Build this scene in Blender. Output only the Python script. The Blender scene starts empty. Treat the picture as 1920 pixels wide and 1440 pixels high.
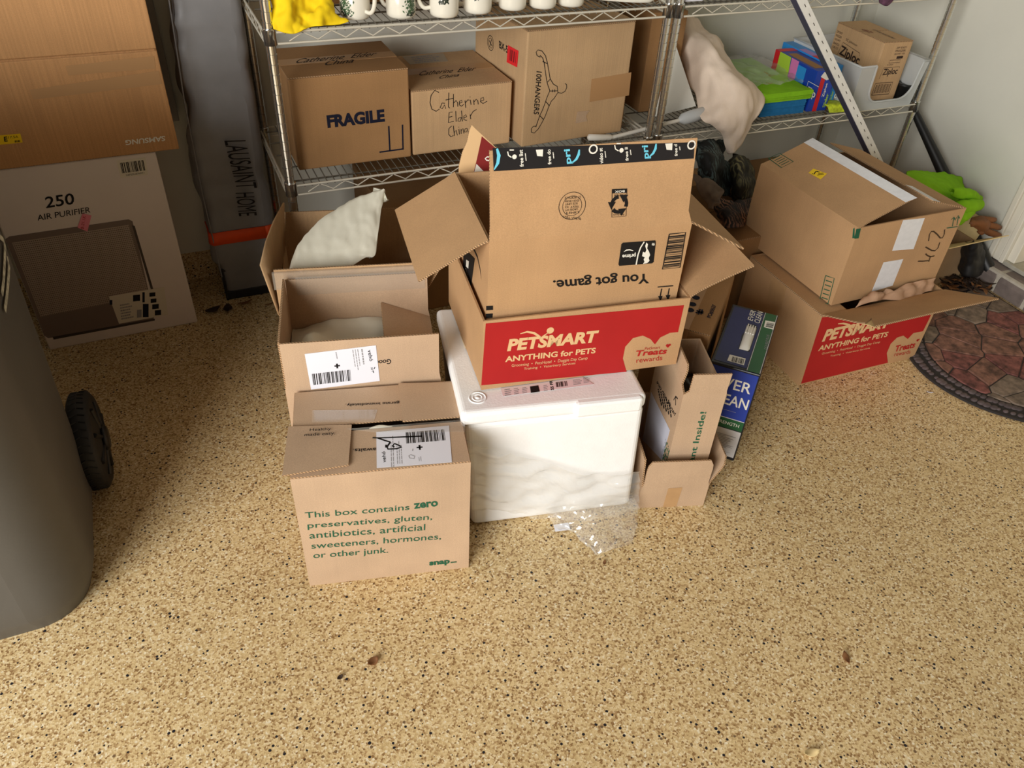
import bpy, bmesh, math, random
import numpy as np
from mathutils import Vector, Matrix, noise
random.seed(7)
PI = math.pi
sc = bpy.context.scene
COL = sc.collection

# ------------------------------------------------------------------ camera
F_PX = 1469.76
YAW, PITCH, ROLL = -0.44566, 0.68316, -0.06152
CAM = np.array([-0.28933, -2.14537, 1.53457])
def _rot(yaw, pitch, roll):
    cy, sy = math.cos(yaw), math.sin(yaw); cp, sp = math.cos(-pitch), math.sin(-pitch); cr, sr = math.cos(roll), math.sin(roll)
    Rz = np.array([[cy, -sy, 0], [sy, cy, 0], [0, 0, 1]])
    Rx = np.array([[1, 0, 0], [0, cp, -sp], [0, sp, cp]])
    Ry = np.array([[cr, 0, sr], [0, 1, 0], [-sr, 0, cr]])
    return Rz @ Rx @ Ry
RC = _rot(YAW, PITCH, ROLL)
cd = bpy.data.cameras.new('camera'); cam = bpy.data.objects.new('camera', cd); COL.objects.link(cam)
cd.sensor_fit = 'HORIZONTAL'; cd.sensor_width = 36.0; cd.lens = 36.0 * F_PX / 1920; cd.clip_start = 0.02
Rb = np.stack([RC[:, 0], RC[:, 2], -RC[:, 1]], 1)
m4 = Matrix.Identity(4)
for i in range(3):
    for j in range(3): m4[i][j] = float(Rb[i, j])
    m4[i][3] = float(CAM[i])
cam.matrix_world = m4
sc.camera = cam

# ------------------------------------------------------------------ light
world = bpy.data.worlds.new('world'); sc.world = world; world.use_nodes = True
bg = world.node_tree.nodes['Background']
bg.inputs[0].default_value = (1.0, 0.97, 0.92, 1); bg.inputs[1].default_value = 0.06
def area(name, loc, target, sx, sy, power, col):
    l = bpy.data.lights.new(name, 'AREA'); l.shape = 'RECTANGLE'; l.size = sx; l.size_y = sy; l.energy = power; l.color = col
    o = bpy.data.objects.new(name, l); COL.objects.link(o); o.location = loc
    o.rotation_euler = (Vector(target) - Vector(loc)).to_track_quat('-Z', 'Y').to_euler()
    return o
area('garage_door_daylight', (-3.0, -3.4, 1.8), (0.6, -0.4, 0.5), 2.3, 2.0, 268, (1.0, 0.985, 0.95))
sc.view_settings.view_transform = 'Standard'; sc.view_settings.look = 'None'
sc.view_settings.gamma = 1.0; sc.view_settings.use_curve_mapping = False
sc.view_settings.exposure = 0.0

# ------------------------------------------------------------------ point helpers (photo pixel -> point on a real plane)
def ray(px, py):
    d = RC @ np.array([(px - 960) / F_PX, 1.0, -(py - 720) / F_PX]); return d / np.linalg.norm(d)
def at(px, py, axis, val):
    d = ray(px, py); t = (val - CAM[axis]) / d[axis]; return Vector([float(v) for v in CAM + t * d])
def P(px, py, y): return at(px, py, 1, y)
def G(px, py, z=0.0): return at(px, py, 2, z)
def Zm(x0, y0, s): return lambda *q: (x0 + q[0] * s, y0 + q[1] * s)
zA = Zm(0, 0, .291667); zB = Zm(0, 260, .291667); zC = Zm(460, 0, .270833); zD = Zm(860, 0, .270833)
zE = Zm(1200, 0, .3125); zF = Zm(1380, 0, .28125); zG = Zm(1280, 220, 1/3); zH = Zm(1500, 400, .277778)
zI = Zm(460, 330, .270833); zJ = Zm(500, 620, .347107); zK = Zm(720, 220, .364583); zL = Zm(780, 560, .347222)
zM = Zm(1160, 460, .347222); zN = Zm(1180, 600, .25); zO = Zm(1280, 480, 1/6); zP = Zm(470, 360, .222222)
zQ = Zm(1740, 380, .125); zR = Zm(1280, 220, 1/6); zS = Zm(1620, 150, 1/7.2)

# ------------------------------------------------------------------ materials
def lin(c):
    c = c / 255.0
    return c / 12.92 if c <= .04045 else ((c + .055) / 1.055) ** 2.4
def rgb(r, g, b): return (lin(r), lin(g), lin(b), 1)
class NT:
    def __init__(s, name):
        s.m = bpy.data.materials.new(name); s.m.use_nodes = True; s.t = s.m.node_tree; s.N = s.t.nodes; s.L = s.t.links
        s.b = s.N['Principled BSDF']; s.out = s.N['Material Output']
        s.tc = s.N.new('ShaderNodeTexCoord')
    def n(s, typ, **kw):
        k = s.N.new(typ)
        for a, v in kw.items(): setattr(k, a, v)
        return k
    def l(s, a, b): s.L.new(a, b)
    def noise(s, scale, detail=3, vec=None, rough=.55):
        k = s.n('ShaderNodeTexNoise'); k.inputs['Scale'].default_value = scale; k.inputs['Detail'].default_value = detail; k.inputs['Roughness'].default_value = rough
        s.l(vec or s.tc.outputs['Object'], k.inputs['Vector']); return k.outputs['Fac']
    def ramp(s, fac, stops, interp='LINEAR'):
        k = s.n('ShaderNodeValToRGB'); k.color_ramp.interpolation = interp
        e = k.color_ramp.elements
        while len(e) < len(stops): e.new(.5)
        for i, (p, c) in enumerate(stops): e[i].position = p; e[i].color = c
        s.l(fac, k.inputs[0]); return k.outputs[0]
    def mix(s, fac, a, b, mode='MIX'):
        k = s.n('ShaderNodeMix', data_type='RGBA', blend_type=mode)
        for sock, v in ((k.inputs[0], fac), (k.inputs[6], a), (k.inputs[7], b)):
            if hasattr(v, 'is_output'): s.l(v, sock)
            else: sock.default_value = v
        return k.outputs[2]
    def bump(s, h, strength, dist=.002):
        k = s.n('ShaderNodeBump'); k.inputs['Strength'].default_value = strength; k.inputs['Distance'].default_value = dist
        s.l(h, k.inputs['Height']); s.l(k.outputs[0], s.b.inputs['Normal'])
def plain(name, c, rough=.6, metal=0.0, spec=.5, var=0.0, vscale=20, bump=0.0, bscale=200):
    t = NT(name); t.b.inputs['Roughness'].default_value = rough; t.b.inputs['Metallic'].default_value = metal
    t.b.inputs['Specular IOR Level'].default_value = spec
    if var:
        f = t.noise(vscale, 4)
        lo = tuple(v * (1 - var) for v in c[:3]) + (1,); hi = tuple(min(1, v * (1 + var)) for v in c[:3]) + (1,)
        t.l(t.ramp(f, [(.3, lo), (.7, hi)]), t.b.inputs['Base Color'])
    else: t.b.inputs['Base Color'].default_value = c
    if bump: t.bump(t.noise(bscale, 3), bump, .002)
    return t.m
def cardboard(name, c, flute=.25, fs=900, var=.10):
    t = NT(name); t.b.inputs['Roughness'].default_value = .78; t.b.inputs['Specular IOR Level'].default_value = .25
    sep = t.n('ShaderNodeSeparateXYZ'); t.l(t.tc.outputs['Object'], sep.inputs[0])
    a = t.n('ShaderNodeMath', operation='ADD'); t.l(sep.outputs[0], a.inputs[0]); t.l(sep.outputs[1], a.inputs[1])
    mu = t.n('ShaderNodeMath', operation='MULTIPLY'); t.l(a.outputs[0], mu.inputs[0]); mu.inputs[1].default_value = fs
    si = t.n('ShaderNodeMath', operation='SINE'); t.l(mu.outputs[0], si.inputs[0])
    f1 = t.noise(5, 3); f2 = t.noise(420, 2)
    mp = t.n('ShaderNodeMapping'); mp.inputs['Scale'].default_value = (160, 160, 3); t.l(t.tc.outputs['Object'], mp.inputs[0])
    f3 = t.noise(1.0, 2, mp.outputs[0])
    lo = tuple(v * (1 - var) for v in c[:3]) + (1,); hi = tuple(v * (1 + var) for v in c[:3]) + (1,)
    base = t.ramp(f1, [(.3, lo), (.7, hi)])
    base = t.mix(.5, base, t.ramp(f2, [(.3, (.78, .78, .78, 1)), (.7, (1.12, 1.12, 1.12, 1))]), 'MULTIPLY')
    base = t.mix(flute, base, t.ramp(f3, [(.3, (.8, .8, .8, 1)), (.7, (1.15, 1.15, 1.15, 1))]), 'MULTIPLY')
    t.l(base, t.b.inputs['Base Color'])
    t.bump(si.outputs[0], flute * .3, .0004)
    return t.m
def edge_mat(name, c):
    t = NT(name); t.b.inputs['Roughness'].default_value = .9
    sep = t.n('ShaderNodeSeparateXYZ'); t.l(t.tc.outputs['Object'], sep.inputs[0])
    a = t.n('ShaderNodeMath', operation='ADD'); t.l(sep.outputs[0], a.inputs[0]); t.l(sep.outputs[1], a.inputs[1])
    b = t.n('ShaderNodeMath', operation='ADD'); t.l(a.outputs[0], b.inputs[0]); t.l(sep.outputs[2], b.inputs[1])
    mu = t.n('ShaderNodeMath', operation='MULTIPLY'); t.l(b.outputs[0], mu.inputs[0]); mu.inputs[1].default_value = 900
    si = t.n('ShaderNodeMath', operation='SINE'); t.l(mu.outputs[0], si.inputs[0])
    dark = tuple(v * .35 for v in c[:3]) + (1,)
    t.l(t.ramp(si.outputs[0], [(.3, dark), (.6, c)]), t.b.inputs['Base Color'])
    return t.m
def film(name, alpha=.25, rough=.12, tint=(1, 1, 1, 1)):
    t = NT(name)
    tr = t.n('ShaderNodeBsdfTransparent'); gl = t.n('ShaderNodeBsdfGlossy'); gl.inputs['Roughness'].default_value = rough
    df = t.n('ShaderNodeBsdfDiffuse'); df.inputs['Color'].default_value = tint
    lw = t.n('ShaderNodeLayerWeight'); lw.inputs['Blend'].default_value = .3
    fr = t.n('ShaderNodeMath', operation='MULTIPLY_ADD'); t.l(lw.outputs['Facing'], fr.inputs[0]); fr.inputs[1].default_value = .45; fr.inputs[2].default_value = .05
    m1 = t.n('ShaderNodeMixShader'); m1.inputs[0].default_value = alpha; t.l(tr.outputs[0], m1.inputs[1]); t.l(df.outputs[0], m1.inputs[2])
    m2 = t.n('ShaderNodeMixShader'); t.l(fr.outputs[0], m2.inputs[0]); t.l(m1.outputs[0], m2.inputs[1]); t.l(gl.outputs[0], m2.inputs[2])
    t.l(m2.outputs[0], t.out.inputs[0]); return t.m

M = {}
M['kraft'] = cardboard('kraft_board', rgb(198, 162, 121))
M['kraft_light'] = cardboard('kraft_board_pale', rgb(190, 161, 132), .08)
M['kraft_dark'] = cardboard('kraft_board_dark', rgb(164, 124, 82), .12)
M['kraft_red'] = cardboard('kraft_board_red_brown', rgb(188, 149, 108), .10)
M['kraft_tan'] = cardboard('kraft_board_tan', rgb(194, 160, 120), .25)
M['kraft_rib'] = cardboard('kraft_board_ribbed', rgb(194, 146, 98), .5, 760, .06)
M['edge'] = edge_mat('corrugated_edge', rgb(205, 165, 122))
M['black_ink'] = plain('black_ink', rgb(28, 25, 24), .7, spec=.2)
M['blue_black_ink'] = plain('blue_black_ink', rgb(24, 26, 44), .7, spec=.2)
M['green_ink'] = plain('green_ink', rgb(38, 92, 66), .7, spec=.2)
M['red_ink'] = plain('red_ink', rgb(174, 34, 34), .6, spec=.25, var=.06, vscale=9)
M['kraft_ink'] = plain('bare_board', rgb(222, 184, 136), .75, spec=.2)
M['white_ink'] = plain('white_ink', rgb(232, 228, 216), .6, spec=.2)
M['cyan_ink'] = plain('cyan_ink', rgb(110, 200, 225), .6, spec=.2)
M['grey_ink'] = plain('grey_ink', rgb(150, 148, 150), .6, spec=.2)
M['label_white'] = plain('label_paper', rgb(226, 226, 234), .5, spec=.3)
M['label_cream'] = plain('label_paper_cream', rgb(222, 214, 196), .5, spec=.3)
M['yellow_sticker'] = plain('yellow_sticker', rgb(245, 205, 10), .45)
M['pink_sticker'] = plain('pink_sticker', rgb(240, 140, 160), .5)
M['red_sticker'] = plain('red_sticker', rgb(225, 38, 44), .5)
M['paper_tape'] = plain('paper_tape_white', rgb(226, 226, 228), .65, var=.05, vscale=60)
M['brown_tape'] = plain('brown_tape', rgb(182, 144, 102), .32, var=.06, vscale=30)
M['kraft_tape'] = plain('kraft_tape', rgb(178, 136, 92), .4)
M['clear_tape'] = film('clear_tape', .12, .1, (.9, .85, .75, 1))
M['beige_tape'] = plain('beige_tape', rgb(218, 190, 150), .5)
M['chrome'] = plain('chrome', rgb(216, 216, 212), .2, .95)
M['wire'] = plain('zinc_wire', rgb(228, 222, 206), .4, .3)
M['wire_dark'] = plain('zinc_wire_shaded', rgb(120, 116, 106), .45, .6)  # darker copy of the wire for the deck, shade put into the colour
M['black_plastic'] = plain('black_plastic', rgb(22, 22, 22), .45)
M['carton_white'] = plain('printed_white_carton', rgb(226, 215, 208), .5, var=.03, vscale=6)
M['purifier_frame'] = plain('printed_taupe', rgb(122, 106, 98), .5)
M['purifier_mesh'] = plain('printed_taupe_light', rgb(176, 158, 144), .5)
M['purifier_dot'] = plain('printed_dark_dot', rgb(66, 56, 50), .5)
M['bag_grey'] = plain('grey_nylon', rgb(128, 127, 128), .5, var=.07, vscale=12, bump=.15, bscale=60)
M['bag_orange'] = plain('orange_webbing', rgb(232, 78, 14), .6, var=.06)
M['bag_black'] = plain('black_webbing', rgb(20, 20, 21), .6)
M['bin_grey'] = plain('grey_bin_plastic', rgb(82, 79, 74), .5, var=.08, vscale=5, bump=.08, bscale=150)
M['bin_letter'] = plain('white_bin_stamp', rgb(170, 166, 148), .7, var=.5, vscale=110)
M['tyre'] = plain('black_rubber', rgb(26, 25, 24), .65)
M['foam'] = plain('white_foam', rgb(245, 245, 244), .6, var=.02, vscale=30, bump=.25, bscale=180)
M['film'] = film('clear_film', .16, .08, (.95, .94, .9, 1))
M['liner'] = plain('white_plastic_liner', rgb(226, 222, 204), .42, var=.04, vscale=8)
M['porcelain'] = plain('cream_porcelain', rgb(240, 234, 218), .15)
M['mug_green'] = plain('mug_green', rgb(70, 98, 66), .35, var=.5, vscale=160)
M['mug_dark'] = plain('mug_dark_green', rgb(42, 52, 40), .35)
M['yellow_cloth'] = plain('yellow_cloth', rgb(252, 214, 4), .85, var=.06, vscale=30)
M['fleece'] = plain('beige_fleece', rgb(246, 226, 206), .95, spec=.1, var=.05, vscale=14, bump=.3, bscale=300)
M['lime'] = plain('lime_microfibre', rgb(140, 200, 40), .95, spec=.1, var=.08, vscale=30, bump=.3, bscale=300)
M['blue_cloth'] = plain('blue_microfibre', rgb(44, 116, 170), .95, spec=.1, var=.1, vscale=60)
M['zip_blue'] = plain('printed_blue', rgb(20, 62, 165), .4)
M['zip_cyan'] = plain('printed_light_blue', rgb(40, 140, 214), .4)
M['zip_red'] = plain('printed_red', rgb(205, 28, 40), .4)
M['zip_green'] = plain('printed_green', rgb(170, 205, 60), .4)
M['frosted'] = plain('frosted_plastic', rgb(206, 210, 212), .35)
t = NT('translucent_bin'); t.b.inputs['Base Color'].default_value = rgb(228, 232, 232); t.b.inputs['Roughness'].default_value = .3; t.b.inputs['Alpha'].default_value = .42; M['bin_clear'] = t.m
M['white_plastic'] = plain('white_plastic', rgb(232, 228, 218), .4)
M['white_board'] = plain('white_board', rgb(226, 225, 216), .5)
M['white_metal'] = plain('white_painted_metal', rgb(238, 236, 230), .4, var=.05, vscale=40)
M['shaded_metal'] = plain('white_metal_shaded', rgb(72, 72, 92), .4, .2)  # side flange of the white strip, its shadow put into the colour
M['litter_blue'] = plain('printed_navy', rgb(22, 34, 92), .35)
M['litter_front'] = plain('printed_royal_blue', rgb(28, 56, 150), .35)
M['litter_green'] = plain('printed_forest', rgb(24, 88, 50), .35)
M['litter_black'] = plain('printed_black', rgb(20, 22, 30), .35)
M['glove'] = plain('tan_leather', rgb(128, 80, 44), .7, var=.12, vscale=30)
M['cream'] = plain('cream_board', rgb(232, 206, 150), .7, var=.05)
M['kraft_paper'] = plain('kraft_paper', rgb(190, 152, 122), .8, var=.08, vscale=20)
M['leaf_brown'] = plain('dry_leaf', rgb(132, 88, 50), .8, var=.25, vscale=60)
M['leaf_dark'] = plain('dark_leaf', rgb(60, 42, 30), .8, var=.3, vscale=60)
M['trim_white'] = plain('white_trim_paint', rgb(224, 218, 202), .4)
M['door_cream'] = plain('cream_door_paint', rgb(226, 208, 168), .45)
M['mortar'] = plain('mortar', rgb(178, 170, 156), .9, var=.12, vscale=60, bump=.3)
M['brick'] = plain('painted_grey_brick', rgb(116, 104, 98), .75, var=.2, vscale=22, bump=.4, bscale=120)
M['sill_metal'] = plain('sill_metal', rgb(176, 172, 158), .5, .2, var=.12, vscale=40)
M['rubber'] = plain('black_mat_rubber', rgb(40, 36, 36), .8, bump=.3)
M['stone_red'] = plain('mat_stone_red', rgb(116, 70, 64), .8, var=.7, vscale=42, bump=.5, bscale=60)
M['stone_brown'] = plain('mat_stone_brown', rgb(122, 86, 72), .8, var=.65, vscale=40, bump=.5, bscale=60)
M['stone_grey'] = plain('mat_stone_grey', rgb(120, 104, 90), .8, var=.5, vscale=40, bump=.5, bscale=60)
M['pebble'] = plain('mat_pebble', rgb(88, 76, 76), .8, var=.4, vscale=30, bump=.4)
# painted drywall
def wallmat():
    t = NT('painted_drywall'); t.b.inputs['Roughness'].default_value = .55
    f = t.noise(2.2, 4)
    base = t.ramp(f, [(.3, rgb(214, 212, 200)), (.7, rgb(224, 222, 210))])
    s = t.noise(16, 5, rough=.7)
    base = t.mix(t.ramp(s, [(.70, (0, 0, 0, 1)), (.78, (.35, .35, .35, 1))]), base, rgb(190, 186, 174))
    t.l(base, t.b.inputs['Base Color']); t.bump(t.noise(90, 3), .12, .003); return t.m
M['wall'] = wallmat()
M['wall_dim'] = plain('low_bounce_board', rgb(96, 90, 82), .8)  # darkened so the unseen walls and ceiling bounce less light
# flake floor
def floormat(name, k=1.0):
    t = NT(name); t.b.inputs['Roughness'].default_value = .42; t.b.inputs['Specular IOR Level'].default_value = .35
    co = t.tc.outputs['Object']
    v = t.n('ShaderNodeTexVoronoi'); v.inputs['Scale'].default_value = 260; t.l(co, v.inputs['Vector'])
    sp = t.n('ShaderNodeSeparateColor'); t.l(v.outputs['Color'], sp.inputs[0])
    base = t.ramp(sp.outputs[0], [(0, rgb(150, 116, 74)), (.10, rgb(182, 150, 104)), (.26, rgb(206, 178, 128)), (.5, rgb(222, 196, 146)), (.78, rgb(232, 210, 166)), (.95, rgb(240, 226, 194))], 'CONSTANT')
    v2 = t.n('ShaderNodeTexVoronoi'); v2.inputs['Scale'].default_value = 120; t.l(co, v2.inputs['Vector'])
    sp2 = t.n('ShaderNodeSeparateColor'); t.l(v2.outputs['Color'], sp2.inputs[0])
    lt = t.n('ShaderNodeMath', operation='LESS_THAN'); t.l(sp2.outputs[0], lt.inputs[0]); lt.inputs[1].default_value = .19
    thr = t.n('ShaderNodeMath', operation='MULTIPLY_ADD'); t.l(sp2.outputs[1], thr.inputs[0]); thr.inputs[1].default_value = .26; thr.inputs[2].default_value = .16
    ld = t.n('ShaderNodeMath', operation='LESS_THAN'); t.l(v2.outputs['Distance'], ld.inputs[0]); t.l(thr.outputs[0], ld.inputs[1])
    an = t.n('ShaderNodeMath', operation='MULTIPLY'); t.l(lt.outputs[0], an.inputs[0]); t.l(ld.outputs[0], an.inputs[1])
    speck = t.ramp(sp2.outputs[2], [(0, rgb(36, 34, 40)), (.6, rgb(84, 60, 40)), (.85, rgb(122, 98, 70))], 'CONSTANT')
    base = t.mix(an.outputs[0], base, speck)
    f = t.noise(1.6, 5)
    base = t.mix(1.0, base, t.ramp(f, [(.3, (.88, .87, .85, 1)), (.7, (1.03, 1.03, 1.03, 1))]), 'MULTIPLY')
    st = t.noise(9, 6, rough=.7)
    base = t.mix(t.ramp(st, [(.66, (0, 0, 0, 1)), (.8, (.45, .45, .45, 1))]), base, rgb(150, 120, 82))
    t.l(base, t.b.inputs['Base Color']); t.bump(v.outputs['Distance'], .25, .0015); return t.m
M['floor'] = floormat('flake_epoxy')
# dark reptile print fabric
def reptile(name, c1, c2, scale):
    t = NT(name); t.b.inputs['Roughness'].default_value = .7
    w = t.n('ShaderNodeTexWave', wave_type='BANDS'); w.inputs['Scale'].default_value = scale; w.inputs['Distortion'].default_value = 9; w.inputs['Detail'].default_value = 2; w.inputs['Detail Scale'].default_value = 1.2
    t.l(t.tc.outputs['Object'], w.inputs['Vector'])
    f = t.noise(16, 3)
    a = t.ramp(w.outputs['Fac'], [(.35, c1), (.8, c2)])
    t.l(t.mix(t.ramp(f, [(.4, (0, 0, 0, 1)), (.62, (1, 1, 1, 1))]), c1, a), t.b.inputs['Base Color']); return t.m
M['rept_blue'] = reptile('reptile_print_dark', rgb(14, 17, 18), rgb(92, 116, 118), 26)
M['rept_olive'] = reptile('reptile_print_olive', rgb(40, 36, 24), rgb(128, 122, 84), 20)
M['rept_grey'] = plain('grey_brown_fabric', rgb(116, 100, 86), .85, var=.3, vscale=18)
M['rept_red'] = reptile('reptile_print_red', rgb(30, 22, 20), rgb(168, 120, 92), 30)

# ------------------------------------------------------------------ mesh builder
class MB:
    def __init__(s): s.v = []; s.f = []; s.m = []; s.sm = []
    def add(s, vs, fs, mi=0, smooth=False):
        b = len(s.v); s.v += [tuple(v) for v in vs]
        for f in fs: s.f.append([b + i for i in f]); s.m.append(mi); s.sm.append(smooth)
    def box(s, a, b, mi=0):
        (x0, y0, z0), (x1, y1, z1) = a, b
        s.add([(x0, y0, z0), (x1, y0, z0), (x1, y1, z0), (x0, y1, z0), (x0, y0, z1), (x1, y0, z1), (x1, y1, z1), (x0, y1, z1)],
              [(0, 3, 2, 1), (4, 5, 6, 7), (0, 1, 5, 4), (1, 2, 6, 5), (2, 3, 7, 6), (3, 0, 4, 7)], mi)
    def prism(s, pts, n, t, mi=0, rim=None, both=True):
        # polygon pts (3D), extruded by t along n
        pts = [Vector(p) for p in pts]; n = Vector(n).normalized(); k = len(pts)
        nn = Vector((0, 0, 0))
        for i in range(k):
            a, b = pts[i], pts[(i + 1) % k]; nn += (a - pts[0]).cross(b - pts[0])
        if nn.dot(n) < 0: pts.reverse()
        top = [p + n * t for p in pts]
        fs = [list(range(k, 2 * k))]
        if both: fs.append(list(range(k - 1, -1, -1)))
        b = len(s.v)
        s.add(pts + top, fs, mi)
        s.f += [[b + i, b + (i + 1) % k, b + k + (i + 1) % k, b + k + i] for i in range(k)]
        s.m += [mi if rim is None else rim] * k; s.sm += [False] * k
    def tube(s, pts, r, n=8, mi=0, cap=True, smooth=True):
        pts = [Vector(p) for p in pts]; rs = r if isinstance(r, (list, tuple)) else [r] * len(pts)
        rings = []; up = None
        for i, p in enumerate(pts):
            d = (pts[min(i + 1, len(pts) - 1)] - pts[max(i - 1, 0)]).normalized()
            if up is None or abs(up.dot(d)) > .95: up = Vector((0, 0, 1)) if abs(d.z) < .9 else Vector((1, 0, 0))
            x = d.cross(up).normalized(); y = x.cross(d).normalized(); up = y
            rings.append([p + (x * math.cos(2 * PI * j / n) + y * math.sin(2 * PI * j / n)) * rs[i] for j in range(n)])
        vs = [v for rg in rings for v in rg]
        fs = [(i * n + j, i * n + (j + 1) % n, (i + 1) * n + (j + 1) % n, (i + 1) * n + j) for i in range(len(pts) - 1) for j in range(n)]
        s.add(vs, fs, mi, smooth)
        if cap:
            s.add(rings[0], [list(range(n - 1, -1, -1))], mi); s.add(rings[-1], [list(range(n))], mi)
    def lathe(s, prof, n=32, mi=0, o=(0, 0, 0), smooth=True):
        o = Vector(o); k = len(prof)
        vs = [o + Vector((r * math.cos(2 * PI * j / n), r * math.sin(2 * PI * j / n), z)) for j in range(n) for r, z in prof]
        fs = [(j * k + i, ((j + 1) % n) * k + i, ((j + 1) % n) * k + i + 1, j * k + i + 1) for j in range(n) for i in range(k - 1)]
        s.add(vs, fs, mi, smooth)
    def grid(s, rows, mi=0, smooth=True):
        a, b = len(rows), len(rows[0])
        s.add([p for r in rows for p in r], [(i * b + j, i * b + j + 1, (i + 1) * b + j + 1, (i + 1) * b + j) for i in range(a - 1) for j in range(b - 1)], mi, smooth)
    def build(s, name, mats, parent=None, bevel=0, solid=0):
        me = bpy.data.meshes.new(name); me.from_pydata(s.v, [], s.f)
        if not isinstance(mats, (list, tuple)): mats = [mats]
        for m in mats: me.materials.append(m)
        me.polygons.foreach_set('material_index', s.m); me.polygons.foreach_set('use_smooth', s.sm)
        me.update()
        o = bpy.data.objects.new(name, me); COL.objects.link(o)
        if parent is not None: o.parent = parent
        if solid:
            md = o.modifiers.new('thickness', 'SOLIDIFY'); md.thickness = solid; md.offset = 0
        if bevel:
            md = o.modifiers.new('edge', 'BEVEL'); md.width = bevel; md.segments = 2; md.limit_method = 'ANGLE'
        return o
def tag(o, label=None, cat=None, group=None, kind=None):
    if label: o['label'] = label
    if cat: o['category'] = cat
    if group: o['group'] = group
    if kind: o['kind'] = kind
    return o
def thing(name, label, cat, loc=(0, 0, 0), yaw=0, group=None):
    o = bpy.data.objects.new(name, None); COL.objects.link(o); o.empty_display_size = .05
    o.location = loc; o.rotation_euler = (0, 0, yaw)
    return tag(o, label, cat, group)
def TM(loc, yaw): return Matrix.Translation(Vector(loc)) @ Matrix.Rotation(yaw, 4, 'Z')

# ------------------------------------------------------------------ flat print on a plane
_tc = {}
def glyphs(txt, bold=0, shear=0, space=1.0):
    key = (txt, bold, shear, space)
    if key in _tc: return _tc[key]
    cu = bpy.data.curves.new('t', 'FONT'); cu.body = txt; cu.size = 1; cu.offset = bold; cu.shear = shear; cu.space_character = space
    cu.resolution_u = 3; cu.fill_mode = 'FRONT'
    ob = bpy.data.objects.new('t', cu); me = bpy.data.meshes.new_from_object(ob)
    v = [(p.co.x, p.co.y) for p in me.vertices]; f = [list(p.vertices) for p in me.polygons]
    bpy.data.objects.remove(ob); bpy.data.curves.remove(cu); bpy.data.meshes.remove(me)
    xs = [a for a, b in v]; ys = [b for a, b in v]; x0, x1, y0, y1 = min(xs), max(xs), min(ys), max(ys)
    v = [((a - x0) / (x1 - x0), (b - y0) / max(1e-6, y1 - y0)) for a, b in v]
    _tc[key] = (v, f); return _tc[key]
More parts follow.
